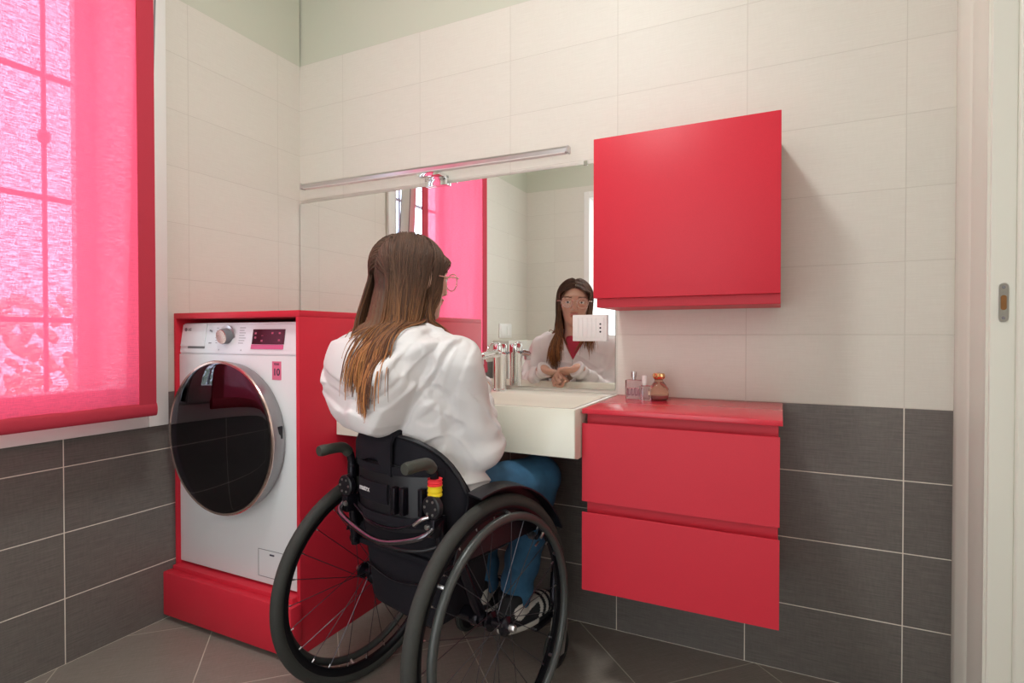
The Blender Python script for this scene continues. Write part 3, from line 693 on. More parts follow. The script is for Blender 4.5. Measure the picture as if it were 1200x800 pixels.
def ctube(name, pts, r, mat='black_frame', sub=6, n=12, parent=ch, label=None):
    bm = bmesh.new(); P = catmull(pts, sub) if sub else [Vector(p) for p in pts]
    tube(bm, P, r, n); return cpart(name, bm, mat, parent, 60, label)
ctube('camber_tube', [(-.205, 0, .303), (.205, 0, .303)], .017, sub=0)
for s in (-1, 1):
    ctube('side_frame', [(s * .165, -.115, .455), (s * .168, .10, .455), (s * .165, .30, .462), (s * .160, .365, .43), (s * .148, .405, .26), (s * .130, .43, .125)], .0125)
    ctube('axle_strut', [(s * .185, 0, .31), (s * .178, -.03, .38), (s * .168, -.055, .452)], .014)
    ctube('back_post', [(s * .165, -.105, .44), (s * .160, -.118, .55), (s * .153, -.125, .66)], .0115)
    bm = bmesh.new(); lathe(bm, [(0, -.012), (.017, -.012), (.019, -.008), (.019, .008), (.017, .012), (0, .012)], (s * .178, -.006, .303), 'x', 20); cpart('axle_clamp', bm, 'black_frame')
    # push handle
    hnd = ctube('push_handle', [(s * .153, -.125, .640), (s * .153, -.127, .672), (s * .154, -.137, .697), (s * .155, -.157, .707), (s * .156, -.18, .708)], .0105)
    bm = bmesh.new(); P = catmull([(s * .1535, -.1335, .690), (s * .155, -.150, .7055), (s * .156, -.175, .709), (s * .157, -.222, .708)], 6)
    tube(bm, P, [.0128] + [.0138] * (len(P) - 4) + [.0145, .0145, .0125], 14); cpart('grip', bm, 'grip', hnd, 60, 'dark olive rubber grip')
    # caster
    cs = empty('caster', (s * .175, .385, 0)); cs.parent = ch
    def cc(name, bm, mat, label=None):
        o = cpart(name, bm, mat, cs, 40, label); o.data.transform(Matrix.Translation(-cs.location)); return o
    bm = bmesh.new(); lathe(bm, [(.048, -.011), (.058, -.009), (.0605, -.004), (.0605, .004), (.058, .009), (.048, .011), (.048, -.011)], (s * .175, .365, .0605), 'x', 32); cc('caster_tyre', bm, 'rubber')
    bm = bmesh.new(); lathe(bm, [(0, -.013), (.012, -.012), (.014, -.006), (.049, -.009), (.049, .009), (.014, .006), (.012, .012), (0, .013)], (s * .175, .365, .0605), 'x', 24); cc('caster_hub', bm, 'black_plastic')
    bm = bmesh.new()
    for q in (-1, 1): prism(bm, [(.355, .045), (.375, .045), (.398, .132), (.372, .138)], s * .175 + q * .018, s * .175 + q * .0215, 'x')
    box(bm, s * .175 - .0215, s * .175 + .0215, .370, .400, .128, .140, bev=.003); cc('fork', bm, 'satin', 'light metal caster fork')
    bm = bmesh.new(); lathe(bm, [(0, .138), (.016, .138), (.016, .20), (.012, .204), (0, .205)], (s * .175, .385, 0), 'z', 20); cc('caster_stem', bm, 'black_frame')
    ctube('caster_arm', [(s * .175, .385, .175), (s * .160, .375, .20), (s * .150, .395, .27)], .012)
    # brake
    br = empty('brake', (s * .19, .21, .44)); br.parent = ch
    bm = bmesh.new(); tube(bm, [(s * .178, .20, .455), (s * .205, .215, .44), (s * .212, .235, .47)], .006, 8); o = cpart('brake_lever', bm, 'black_frame', br, 50); o.data.transform(Matrix.Translation(-br.location))
    bm = bmesh.new(); lathe(bm, [(0, -.008), (.010, -.008), (.011, .006), (0, .008)], (s * .195, .21, .447), 'x', 16); o = cpart('brake_pivot', bm, 'satin', br, 40); o.data.transform(Matrix.Translation(-br.location))
# footplate
bm = bmesh.new(); box(bm, -.125, .125, .335, .465, .100, .112, bev=.004); cpart('footplate', bm, 'black_plastic')
ctube('footplate_tube', [(-.130, .43, .125), (-.10, .435, .098), (0, .437, .096), (.10, .435, .098), (.130, .43, .125)], .011)
# seat
bm = bmesh.new(); box(bm, -.166, .166, -.10, .30, .455, .500, bev=.016, seg=3); cpart('seat_cushion', bm, 'black_fabric')
bm = bmesh.new(); box(bm, -.158, .158, -.10, .28, .440, .456, bev=.004); cpart('seat_sling', bm, 'black_fabric')

bm = bmesh.new(); box(bm, -.146, .150, -.098, .10, .285, .452, bev=.03, seg=4)
for v in bm.verts:
    k = (v.co.z - .285) / .167; v.co.x *= .86 + .14 * k; v.co.y += .012 * math.sin(v.co.x * 40) * (1 - k)
pch = cpart('seat_bag', bm, 'black_fabric', smooth=70)
bm = bmesh.new(); tube(bm, catmull([(-.12, -.102, .40), (0, -.112, .385), (.12, -.102, .40)], 6), .003, 6); cpart('bag_zip', bm, 'black_plastic', pch, 60)
# backrest shell
def shell(u0, u1, zt, zb, vf, th, nu=36, nz=22, bm=None, wob=0):
    bm = bm or bmesh.new(); F, B = [], []
    for i in range(nu + 1):
        p = u0 + (u1 - u0) * i / nu; a, b = zb(p), zt(p); cf, cb = [], []
        for k in range(nz + 1):
            t = k / nz; z = a + (b - a) * t; bulge = math.sin(PI * min(1, max(0, t))) ** .5 if th else 0
            e = th * (.45 + .55 * bulge)
            v = vf(p, z) + wob * math.sin(z * 70 + p * 9) * bulge
            cf.append(bm.verts.new((p, v + e / 2, z))); cb.append(bm.verts.new((p, v - e / 2, z)))
        F.append(cf); B.append(cb)
    for i in range(nu):
        for k in range(nz):
            bm.faces.new((F[i][k], F[i + 1][k], F[i + 1][k + 1], F[i][k + 1])); bm.faces.new((B[i][k], B[i][k + 1], B[i + 1][k + 1], B[i + 1][k]))
        bm.faces.new((F[i][0], B[i][0], B[i + 1][0], F[i + 1][0])); bm.faces.new((F[i][nz], F[i + 1][nz], B[i + 1][nz], B[i][nz]))
    for i in (0, nu):
        for k in range(nz): bm.faces.new((F[i][k], F[i][k + 1], B[i][k + 1], B[i][k]))
    return bm
W = .190
vf = lambda u, z: -.134 + .095 * abs(u / W) ** 2.4 + .02 * (.6 - z)
zt = lambda u: .752 - .028 * (abs(u) / W) ** 2 - .115 * (abs(u) / W) ** 6 + .004 * math.sin(u * 30)
zb = lambda u: .480 + .012 * (abs(u) / W) ** 2 + .085 * (abs(u) / W) ** 6
backr = cpart('backrest', shell(-W, W, zt, zb, vf, .030, wob=.0012), 'black_fabric', smooth=70)
bm = bmesh.new()
loop = [(u, vf(u, zt(u)) - .006, zt(u) + .001) for u in np.linspace(-W, W, 25)] + [(u, vf(u, zb(u)) - .006, zb(u)) for u in np.linspace(W, -W, 25)]
tube(bm, loop, .0055, 8, closed=True); cpart('piping', bm, 'black_plastic', backr, 60)
# inner rigid panel with stitched borders, label pocket, straps
g2 = lambda u, z: vf(u, z) - .020
pan = cpart('back_panel', shell(-.120, .135, lambda u: .690 - .01 * (u / .13) ** 2, lambda u: .525 + .012 * (u / .13) ** 2, lambda u, z: vf(u, z) - .017, .014, 24, 12), 'black_plastic', smooth=60)
cpart('label_pocket', shell(-.100, .030, lambda u: .640, lambda u: .592, lambda u, z: vf(u, z) - .026, .010, 12, 4), 'black_fabric', pan, smooth=40)
text('label_lettering', 'matrx', .0185, frame_mtx((-.055, vf(-.055, .615) - .0325, .620), (1, -.12, 0), (0, 0, 1)), 'letters', None, bold=.0004)
lt = bpy.data.objects['label_lettering']; lt.parent = pan; 
for nm_, z_, hh, dv in (('panel_strap', .676, .010, .027), ('panel_strap', .555, .012, .027)):
    cpart(nm_, shell(-.150, .160, lambda u: z_ + hh, lambda u: z_ - hh, lambda u, z: vf(u, z) - dv, .004, 20, 3), 'black_fabric', pan, smooth=40)
for u_ in (.055, .078, .120):
    bm = bmesh.new(); box(bm, u_ - .007, u_ + .007, vf(u_, .6) - .040, vf(u_, .6) - .022, .575, .640, bev=.002); cpart('panel_clip', bm, 'black_frame', pan)
# flap folded over the top edge
bm = bmesh.new(); U0, U1, nn = -.172, .045, 14
prof_ = [(.022, -.085), (.024, -.02), (.020, .010), (.002, .020), (-.020, .014), (-.030, -.010), (-.033, -.052), (-.027, -.053), (-.023, -.012), (-.014, .004), (.002, .010), (.013, .004), (.016, -.02), (.015, -.085)]
R_ = []
for i in range(nn + 1):
    u = U0 + (U1 - U0) * i / nn
    R_.append([bm.verts.new((u, vf(u, .74) + a + .002 * math.sin(i * 1.7 + b * 60), zt(u) + b + .004 * math.sin(i * .8) + (-.012 * max(0, (i - nn + 3)) if b < -.03 else 0))) for a, b in prof_])
for i in range(nn):
    for k in range(len(prof_)): bm.faces.new((R_[i][k], R_[i][(k + 1) % len(prof_)], R_[i + 1][(k + 1) % len(prof_)], R_[i + 1][k]))
bm.faces.new(R_[0][::-1]); bm.faces.new(R_[-1]); cpart('backrest_flap', bm, 'black_fabric', smooth=60)
# brackets between posts and shell
for s in (-1, 1):
    bm = bmesh.new(); lathe(bm, [(0, -.009), (.024, -.009), (.027, -.006), (.027, .006), (.024, .009), (0, .009)], (s * .158, -.137, .605), 'y', 28)
    bk = cpart('back_bracket', bm, 'black_plastic')
    bm = bmesh.new()
    for k in range(6): lathe(bm, [(.0032, -.0105), (.0032, -.008), (.0, -.0108)][:2], (s * .158 + .017 * math.cos(k * PI / 3), -.137, .605 + .017 * math.sin(k * PI / 3)), 'y', 8)
    cpart('bracket_bolts', bm, 'satin', bk)['kind'] = 'stuff'
    bm = bmesh.new(); box(bm, s * .158 - .012, s * .158 + .012, -.146, -.10, .535, .580, bev=.004); cpart('post_clamp', bm, 'black_frame')
    bm = bmesh.new(); lathe(bm, [(0, -.006), (.006, -.005), (.007, 0)], (s * .150, -.146, .560), 'y', 12); cpart('clamp_bolt', bm, 'satin')
ctube('release_lever', [(.158, -.150, .585), (.145, -.158, .580), (.128, -.160, .568), (.120, -.160, .562)], .0045, 'satin')
# rear bar and bright trim
ctube('rear_bar', [(-.162, -.105, .575), (-.164, -.140, .560), (-.158, -.160, .545), (-.120, -.170, .532), (-.03, -.178, .513), (.04, -.178, .510), (.12, -.170, .530), (.155, -.158, .545), (.163, -.135, .560), (.162, -.105, .575)], .0068, 'bar_metal', sub=5)
ctube('lower_trim', [(-.115, -.146, .565), (-.06, -.152, .542), (.0, -.155, .534), (.06, -.153, .540), (.115, -.146, .562)], .003, 'black_frame', sub=5)
# coloured bands on the right post
bd = empty('post_bands', (.155, -.122, .655)); bd.parent = ch
for nm_, m_, z0_, z1_ in (('red_band', 'redband', .652, .668), ('yellow_band', 'yellow', .628, .652)):
    bm = bmesh.new(); n_ = 6; pr_ = [(.010, z0_)] + [(.0165 + .0014 * math.sin(k * 2.4), z0_ + (z1_ - z0_) * k / n_) for k in range(n_ + 1)] + [(.010, z1_)]
    lathe(bm, pr_, (.154, -.126, 0), 'z', 20); o = cpart(nm_, bm, m_, bd, 60, 'bright ' + nm_.split('_')[0] + ' elastic band'); o.data.transform(Matrix.Translation(-bd.location))
# side guards (fenders following the tyres)
for s in (-1, 1):
    bm = bmesh.new(); A, B = [], []; n_ = 22
    for k in range(n_ + 1):
        t = math.radians(28 + (102 - 28) * k / n_); c_, s_ = math.cos(t), math.sin(t)
        ro = .322; A.append([bm.verts.new((s * x, r_ * c_, .305 + r_ * s_)) for x, r_ in ((.198, ro - .02), (.198, ro + .006), (.204, ro + .010), (.245, ro + .004), (.245, ro), (.206, ro + .004), (.202, ro - .02))])
    for a, b in zip(A, A[1:]):
        for k in range(7): bm.faces.new((a[k], a[(k + 1) % 7], b[(k + 1) % 7], b[k]))
    bm.faces.new(A[0][::-1]); bm.faces.new(A[-1]); sg = cpart('side_guard', bm, 'black_plastic', smooth=50)
    bm = bmesh.new(); poly = [(.325 * math.cos(t), .305 + .312 * math.sin(t)) for t in np.radians(np.linspace(30, 100, 16))] + [(-.11, .47), (.24, .46)]
    prism(bm, poly, s * .195, s * .199, 'x'); cpart('guard_panel', bm, 'black_plastic', sg, smooth=30)

# ------------------------------------------------------------------ SDF modelling for soft shapes
f32 = np.float32
def A3(*v): return np.array(v, f32)
def ln(v): return np.sqrt((v * v).sum(-1))
def rc(p, a, b, ra, rb=None):
    rb = ra if rb is None else rb; a = A3(*a); b = A3(*b); pa = p - a; ba = b - a; h = np.clip((pa @ ba) / (ba @ ba), 0, 1)
    return ln(pa - h[..., None] * ba) - (ra + (rb - ra) * h)
def ell(p, c, r, R=None):
    q = p - A3(*c)
    if R is not None: q = q @ np.array(R, f32)          # columns of R = local axes
    r = A3(*r); k0 = ln(q / r); k1 = ln(q / (r * r)); return k0 * (k0 - 1) / np.maximum(k1, 1e-6)
def smin(a, b, k):
    h = np.clip(.5 + .5 * (b - a) / k, 0, 1); return b + (a - b) * h - k * h * (1 - h)
def smax(a, b, k): return -smin(-a, -b, k)
def rotm(ax, deg):
    return np.array(Matrix.Rotation(math.radians(deg), 3, ax), f32)
def wavy(p, seed, freq, oct=3):
    r = np.random.default_rng(seed); out = 0; q = p + .25 / freq * np.sin(p[..., [1, 2, 0]] * freq * .9 + seed)
    amp = 1
    for o in range(oct):
        for _ in range(3):
            d = r.normal(size=3); d /= np.linalg.norm(d); out = out + amp * np.sin((q @ A3(*d)) * freq * (1.9 ** o) + r.uniform(0, 6))
        amp *= .5
    return out / 3

def crease(p, seed, freq, st=(1, 1, 1)):
    return np.clip(1 - 1.5 * np.abs(wavy(p * A3(*st), seed, freq, 2)), 0, 1) ** 2
def surface_nets(fn, lo, hi, h):
    lo = np.array(lo, f32); n = np.ceil((np.array(hi) - lo) / h).astype(int) + 1
    n = ((n + 3) // 4) * 4 + 1
    cs = 4; nc = (n - 1) // cs + 1
    ax = [lo[i] + np.arange(nc[i], dtype=f32) * h * cs for i in range(3)]
    C = fn(np.stack(np.meshgrid(*ax, indexing='ij'), -1).reshape(-1, 3).astype(f32)).reshape(nc)
    # trilinear-free fill: nearest coarse, refined near the surface
    idx = [np.minimum((np.arange(n[i]) + cs // 2) // cs, nc[i] - 1) for i in range(3)]
    V = C[np.ix_(*idx)].astype(f32)
    near = np.abs(V) < h * cs * 2.2
    I = np.argwhere(near)
    for s in range(0, len(I), 400000):
        J = I[s:s + 400000]; V[J[:, 0], J[:, 1], J[:, 2]] = fn((lo + J * h).astype(f32))
    S = V < 0
    cnt = np.zeros(np.array(S.shape) - 1, np.int8)
    for a in (0, 1):
        for b in (0, 1):
            for c in (0, 1): cnt += S[a:S.shape[0] - 1 + a, b:S.shape[1] - 1 + b, c:S.shape[2] - 1 + c]
    act = np.argwhere((cnt > 0) & (cnt < 8)); ids = np.full(cnt.shape, -1, np.int32); ids[tuple(act.T)] = np.arange(len(act))
    acc = np.zeros((len(act), 3), np.float64); num = np.zeros(len(act))
    for axn in range(3):
        o1, o2 = [i for i in range(3) if i != axn]
        for a in (0, 1):
            for b in (0, 1):
                d = np.zeros(3, int); d[o1] = a; d[o2] = b; e = d.copy(); e[axn] = 1
                P = act + d; Q = act + e; v0 = V[tuple(P.T)]; v1 = V[tuple(Q.T)]; m = (v0 < 0) != (v1 < 0)
                t = np.where(m, v0 / np.where(m, v0 - v1, 1), 0); pt = d + t[:, None] * (e - d); acc[m] += pt[m]; num[m] += 1
    verts = lo + (act + acc / num[:, None]) * h
    faces = []
    for axn in range(3):
        o1, o2 = (axn + 1) % 3, (axn + 2) % 3
        s0 = np.take(S, range(S.shape[axn] - 1), axn); s1 = np.take(S, range(1, S.shape[axn]), axn)
        E = np.argwhere(s0 != s1)
        E = E[(E[:, o1] > 0) & (E[:, o2] > 0) & (E[:, o1] < S.shape[o1] - 1) & (E[:, o2] < S.shape[o2] - 1)]
        inside = s0[tuple(E.T)]
        q = []
        for a, b in ((-1, -1), (0, -1), (0, 0), (-1, 0)):
            D = E.copy(); D[:, o1] += a; D[:, o2] += b; q.append(ids[tuple(D.T)])
        F = np.stack(q, 1); F[~inside] = F[~inside][:, ::-1]; faces.append(F)
    F = np.concatenate(faces); F = F[(F >= 0).all(1)]
    return verts, F

def np_mesh(name, V, F, mats, parent=None, world=True, smooth=True, tint=None, label=None):
    me = bpy.data.meshes.new(name); k = F.shape[1]
    me.vertices.add(len(V)); me.vertices.foreach_set('co', np.asarray(V, f32).ravel())
    me.loops.add(F.size); me.loops.foreach_set('vertex_index', F.astype(np.int32).ravel())
    me.polygons.add(len(F)); me.polygons.foreach_set('loop_start', np.arange(0, F.size, k, dtype=np.int32)); me.polygons.foreach_set('loop_total', np.full(len(F), k, np.int32))
    me.update(); me.validate()
    if smooth: me.polygons.foreach_set('use_smooth', np.ones(len(me.polygons), bool))
    if tint is not None:
        at = me.color_attributes.new('tint', 'FLOAT_COLOR', 'POINT'); c = np.ones((len(V), 4), f32); c[:, :3] = tint; at.data.foreach_set('color', c.ravel())
    o = mesh_obj(name, me, mats, parent, world)
    if label: o['label'] = label
    return o

# ------------------------------------------------------------------ person: joints measured in the room
HB = .17; FB = A3(math.sin(HB), math.cos(HB), 0); RB = A3(math.cos(HB), -math.sin(HB), 0); OB = A3(1.08, -.66, 0)
def Bw(u, v, z): return tuple(OB + RB * u + FB * v + A3(0, 0, z))
def toB(p): q = p - OB; return np.stack([q @ RB, q @ FB, q[..., 2]], -1)
YH = math.radians(-19.5)
HC = A3(1.080, -.636, 1.151)                                   # head centre, eye level
RH = np.array(Matrix.Rotation(YH, 3, 'Z') @ Matrix.Rotation(math.radians(-3), 3, 'X') @ Matrix.Rotation(math.radians(2), 3, 'Y'), f32)
def toH(p): return (p - HC) @ RH
def Hw(x, y, z): return tuple(HC + RH @ A3(x, y, z))
SHR, ELR, WRR = Bw(.166, .005, .930), (1.262, -.600, .715), (1.165, -.436, .850)
SHL, ELL_, WRL = Bw(-.155, .015, .930), (.888, -.500, .745), (1.015, -.418, .842)

def hand_sdf(p, W, d, n, curl, spread=1.0, thumb_side=1, fl=(1, 1, 1, 1)):
    W = A3(*W); d = A3(*d); d = d / np.linalg.norm(d); n = A3(*n); n = n - d * (n @ d); n = n / np.linalg.norm(n); s = np.cross(d, n) * thumb_side; s = s / np.linalg.norm(s)
    R = np.stack([d, s, n], 1)
    P = lambda a, b, c: tuple(W + d * a + s * b + n * c)
    D = rc(p, P(-.012, 0, 0), P(.0, 0, 0), .024, .0235)
    D = smin(D, ell(p, P(.040, .004, .001), (.046, .036, .0145), R), .014)
    D = smin(D, rc(p, P(.012, .024, .006), P(.040, .030, .008), .014, .011), .012)
    for i, (b, L, fr) in enumerate(((.027, (.040, .024, .019), .0088), (.009, (.044, .028, .020), .0090), (-.010, (.041, .026, .019), .0086), (-.027, (.032, .020, .017), .0076))):
        a0 = W + d * (.080 - .003 * abs(i - 1)) + s * b; ang = curl[i][0]; cur = a0; dirv = d * 1.0 + s * (.02 * spread * (1.5 - i)); dirv = dirv / np.linalg.norm(dirv)
        D = smin(D, rc(p, P(.045, b * .85, 0), tuple(cur), .0105, fr * 1.06), .006)
        tot = 0
        for k in range(3):
            tot += curl[i][k]; dv = dirv * math.cos(tot) + n * math.sin(tot); nx = cur + dv * L[k] * fl[i]
            D = smin(D, rc(p, tuple(cur), tuple(nx), fr * (1 - .08 * k), fr * (1 - .08 * (k + 1))), .0035); cur = nx
    a = W + d * .018 + s * .026 + n * .004; t1 = a + (d * .62 + s * .62 + n * .30) * .040; t2 = t1 + (d * .86 + s * .12 + n * .42) * .030; t3 = t2 + (d * .92 - s * .12 + n * .34) * .024
    for q0, q1, r0, r1 in ((a, t1, .0145, .0115), (t1, t2, .0110, .0098), (t2, t3, .0098, .0082)): D = smin(D, rc(p, tuple(q0), tuple(q1), r0, r1), .006)
    return D

def head_sdf(p):
    q = toH(p)
    D = ell(q, (0, -.014, .024), (.0725, .0915, .078))
    D = smin(D, ell(q, (0, .022, -.030), (.057, .066, .076)), .03)
    D = smin(D, ell(q, (0, .046, -.078), (.034, .036, .026)), .022)            # jaw
    D = smin(D, ell(q, (0, .074, -.095), (.015, .012, .011)), .016)            # chin
    D = smin(D, ell(q, (0, .072, .024), (.046, .020, .013)), .018)             # brow
    for s in (-1, 1):
        D = smin(D, ell(q, (s * .040, .060, -.020), (.017, .018, .016)), .018)  # cheek
        D = smax(D, -ell(q, (s * .031, .094, .002), (.0165, .0125, .0095)), .010)  # eye socket
        D = smin(D, ell(q, (s * .031, .0785, .0058), (.0155, .0098, .0032)), .004)  # upper lid
        D = smin(D, ell(q, (s * .031, .0775, -.0068), (.0135, .0090, .0024)), .004)
        D = smin(D, ell(q, (s * .0745, -.006, -.004), (.007, .016, .029)), .006)   # ear
        D = smin(D, ell(q, (s * .0100, .093, -.033), (.0065, .0085, .0060)), .006)  # nostril wing
    D = smin(D, rc(q, (0, .082, .010), (0, .1045, -.030), .0068, .0092), .010)  # nose
    D = smin(D, ell(q, (0, .0885, -.0525), (.0225, .0075, .0046)), .004)        # lips
    D = smin(D, ell(q, (0, .0865, -.0615), (.0190, .0075, .0050)), .004)
    D = smax(D, -ell(q, (0, .0975, -.0568), (.0220, .0060, .0010)), .002)
    return D
curlR = [(.75, .85, .6), (.85, .9, .6), (.9, .95, .6), (.95, .95, .6)]
curlL = [(.6, 1.0, .8), (.65, 1.1, .8), (.7, 1.15, .8), (.75, 1.15, .8)]
def hands_sdf(p):
    a = hand_sdf(p, WRR, (-.93, .20, -.10), (-.10, .35, -.93), curlR, thumb_side=1)
    b = hand_sdf(p, WRL, (.93, .02, -.13), (.12, .25, -.95), curlL, thumb_side=-1)
    return np.minimum(a, b)
def arms_sdf(p, pad=0):
    D = 9
    for S, E_, Wr in ((SHR, ELR, WRR), (SHL, ELL_, WRL)):
        D = np.minimum(D, smin(rc(p, S, E_, .050 + pad, .038 + pad), rc(p, E_, Wr, .037 + pad, .026 + pad), .02))
    return D
def body_sdf(p):
    hd = head_sdf(p)
    nk = rc(p, Hw(0, -.018, -.050), Bw(0, .0, .985), .050, .054)
    D = smin(hd, nk, .02)
    b = toB(p)
    D = smin(D, ell(b, (.005, .010, .860), (.142, .080, .135)), .04); D = smin(D, ell(b, (.015, .045, .70), (.128, .080, .13)), .05)
    D = smin(D, ell(b, (.02, .060, .575), (.150, .095, .075)), .04)
    D = smin(D, rc(p, SHR, SHL, .046), .03)
    D = smin(D, arms_sdf(p), .02)
    D = smin(D, hands_sdf(p), .008)
    for s in (-1, 1): D = smin(D, np.minimum(rc(p, Lg['hip'][s], Lg['knee'][s], .066, .050), rc(p, Lg['knee'][s], Lg['ank'][s], .048, .032)), .03)
    return D
def Cw(u, v, z): return (WX + math.cos(HD) * u + math.sin(HD) * v, WY - math.sin(HD) * u + math.cos(HD) * v, z)
Lg = {'hip': {-1: Cw(-.085, .03, .572), 1: Cw(.10, .03, .572)}, 'knee': {-1: Cw(-.11, .345, .572), 1: Cw(.125, .345, .572)}, 'ank': {-1: Cw(-.085, .335, .20), 1: Cw(.060, .315, .20)}}

pn = empty('person', Bw(0, 0, .50), 'person in a white hoodie with long brown hair and glasses, seated with folded hands', 'person')
V, F = surface_nets(body_sdf, (.80, -.86, .16), (1.42, -.18, 1.27), .0030)
q = toH(V.astype(f32)); tint = np.tile(A3(.62, .37, .27), (len(V), 1))
def blend(mask, col):
    global tint
    tint = tint * (1 - mask[:, None]) + A3(*col) * mask[:, None]
g = lambda c, r: np.exp(-(((q - A3(*c)) / A3(*r)) ** 2).sum(1))
lipm = np.clip(1.4 * (((q[:, 0] / .021) ** 2 + ((q[:, 2] + .057) / .0085) ** 2) < 1) * (q[:, 1] > .075), 0, 1); blend(lipm * .75, (.50, .17, .15))
for s in (-1, 1):
    blend(.35 * g((s * .040, .075, -.022), (.018, .03, .016)), (.62, .26, .20))
    br_ = (np.abs(q[:, 2] - (.0185 + .004 * np.cos((np.abs(q[:, 0]) - .033) * 60))) < .0030) & (np.abs(q[:, 0]) > .014) & (np.abs(q[:, 0]) < .050) & (q[:, 1] > .05); blend(br_ * .7, (.12, .06, .035))
body = np_mesh('body', V, F, 'skin', pn, tint=tint)
for s in (-1, 1):
    c_ = Hw(s * .031, .0745, -.0005); bm = bmesh.new(); bmesh.ops.create_uvsphere(bm, u_segments=20, v_segments=14, radius=.0115); bm.transform(Matrix.Translation(c_)); e_ = bm_obj('eye', bm, 'eye_white', pn, smooth=180)
    c2 = Hw(s * .031, .0815, -.0005); bm = bmesh.new(); bmesh.ops.create_uvsphere(bm, u_segments=16, v_segments=10, radius=.0060); bm.transform(Matrix.Translation(c2)); bm_obj('iris', bm, 'iris', e_, smooth=180)
# wrist strap on the left wrist
wl = Vector(WRL); dd = (Vector(WRL) - Vector(ELL_)).normalized()

# glasses
gl = empty('glasses', Hw(0, .10, 0)); gl.parent = pn; gl.location = Vector(Hw(0, .10, 0)) - pn.location
def gt(name, pts, r, sub=5, closed=False, mat='spec_frame'):
    bm = bmesh.new(); P = catmull([Hw(*p) for p in pts], sub, closed); tube(bm, P, r, 8, closed=closed); return bm_obj(name, bm, mat, gl, smooth=60)
for s in (-1, 1):
    rp = [(s * (.035 + .0255 * math.cos(t)), .104 - .006 * abs(math.cos(t)) * (1 if math.cos(t) > 0 else .2), -.004 + .0225 * math.sin(t) * (1.02 if math.sin(t) > 0 else 1)) for t in np.linspace(0, 2 * PI, 17)[:-1]]
    gt('lens_rim', rp, .0014, 3, True)
    bm = bmesh.new(); vs = [bm.verts.new(Hw(*p)) for p in rp]; bm.faces.new(vs); bm_obj('lens', bm, 'lens', gl)
    gt('temple', [(s * .0605, .098, .004), (s * .074, .090, .006), (s * .0765, .05, .004), (s * .0775, .0, .002), (s * .076, -.015, -.012)], .0016)
gt('bridge', [(-.0105, .1045, .002), (-.004, .108, .006), (.004, .108, .006), (.0105, .1045, .002)], .0014)

# ------------------------------------------------------------------ hoodie
def hood_sdf(b):
    D = ell(b, (-.035, -.098, .885), (.130, .072, .125), rotm('Y', 8))
    D = smin(D, ell(b, (-.12, -.055, .945), (.085, .060, .075)), .04)
    D = smin(D, rc(b, (.140, -.015, .975), (.065, -.115, .895), .024, .042), .035)
    D = smin(D, rc(b, (.065, -.115, .895), (.015, -.120, .805), .042, .044), .03)
    D = smin(D, ell(b, (.045, -.055, .975), (.095, .060, .045)), .03)
    cav = ell(b, (-.085, -.080, .985), (.100, .052, .115))
    cav = smin(cav, ell(b, (-.04, -.055, 1.03), (.085, .06, .07)), .03)
    D = smax(D, -cav, .016)
    rim = [(-.150, -.01, .992), (-.195, -.055, .955), (-.185, -.100, .905), (-.130, -.137, .872), (-.060, -.148, .868), (-.005, -.140, .893), (.030, -.115, .945), (.055, -.075, 1.000), (.080, -.030, 1.010), (.085, .02, 1.005)]
    T = 9
    for a, c in zip(rim, rim[1:]): T = np.minimum(T, rc(b, a, c, .0140))
    D = smin(D, T, .012)
    # drapes running from the neck down to the point of the hood
    gx = (b[..., 0] - .02) * .75 + (b[..., 2] - .88) * -.55
    D = D + .0045 * np.sin(gx * 85 + 2.5 * np.sin(b[..., 2] * 22)) * np.clip((b[..., 0] + .03) / .05, 0, 1)
    return D
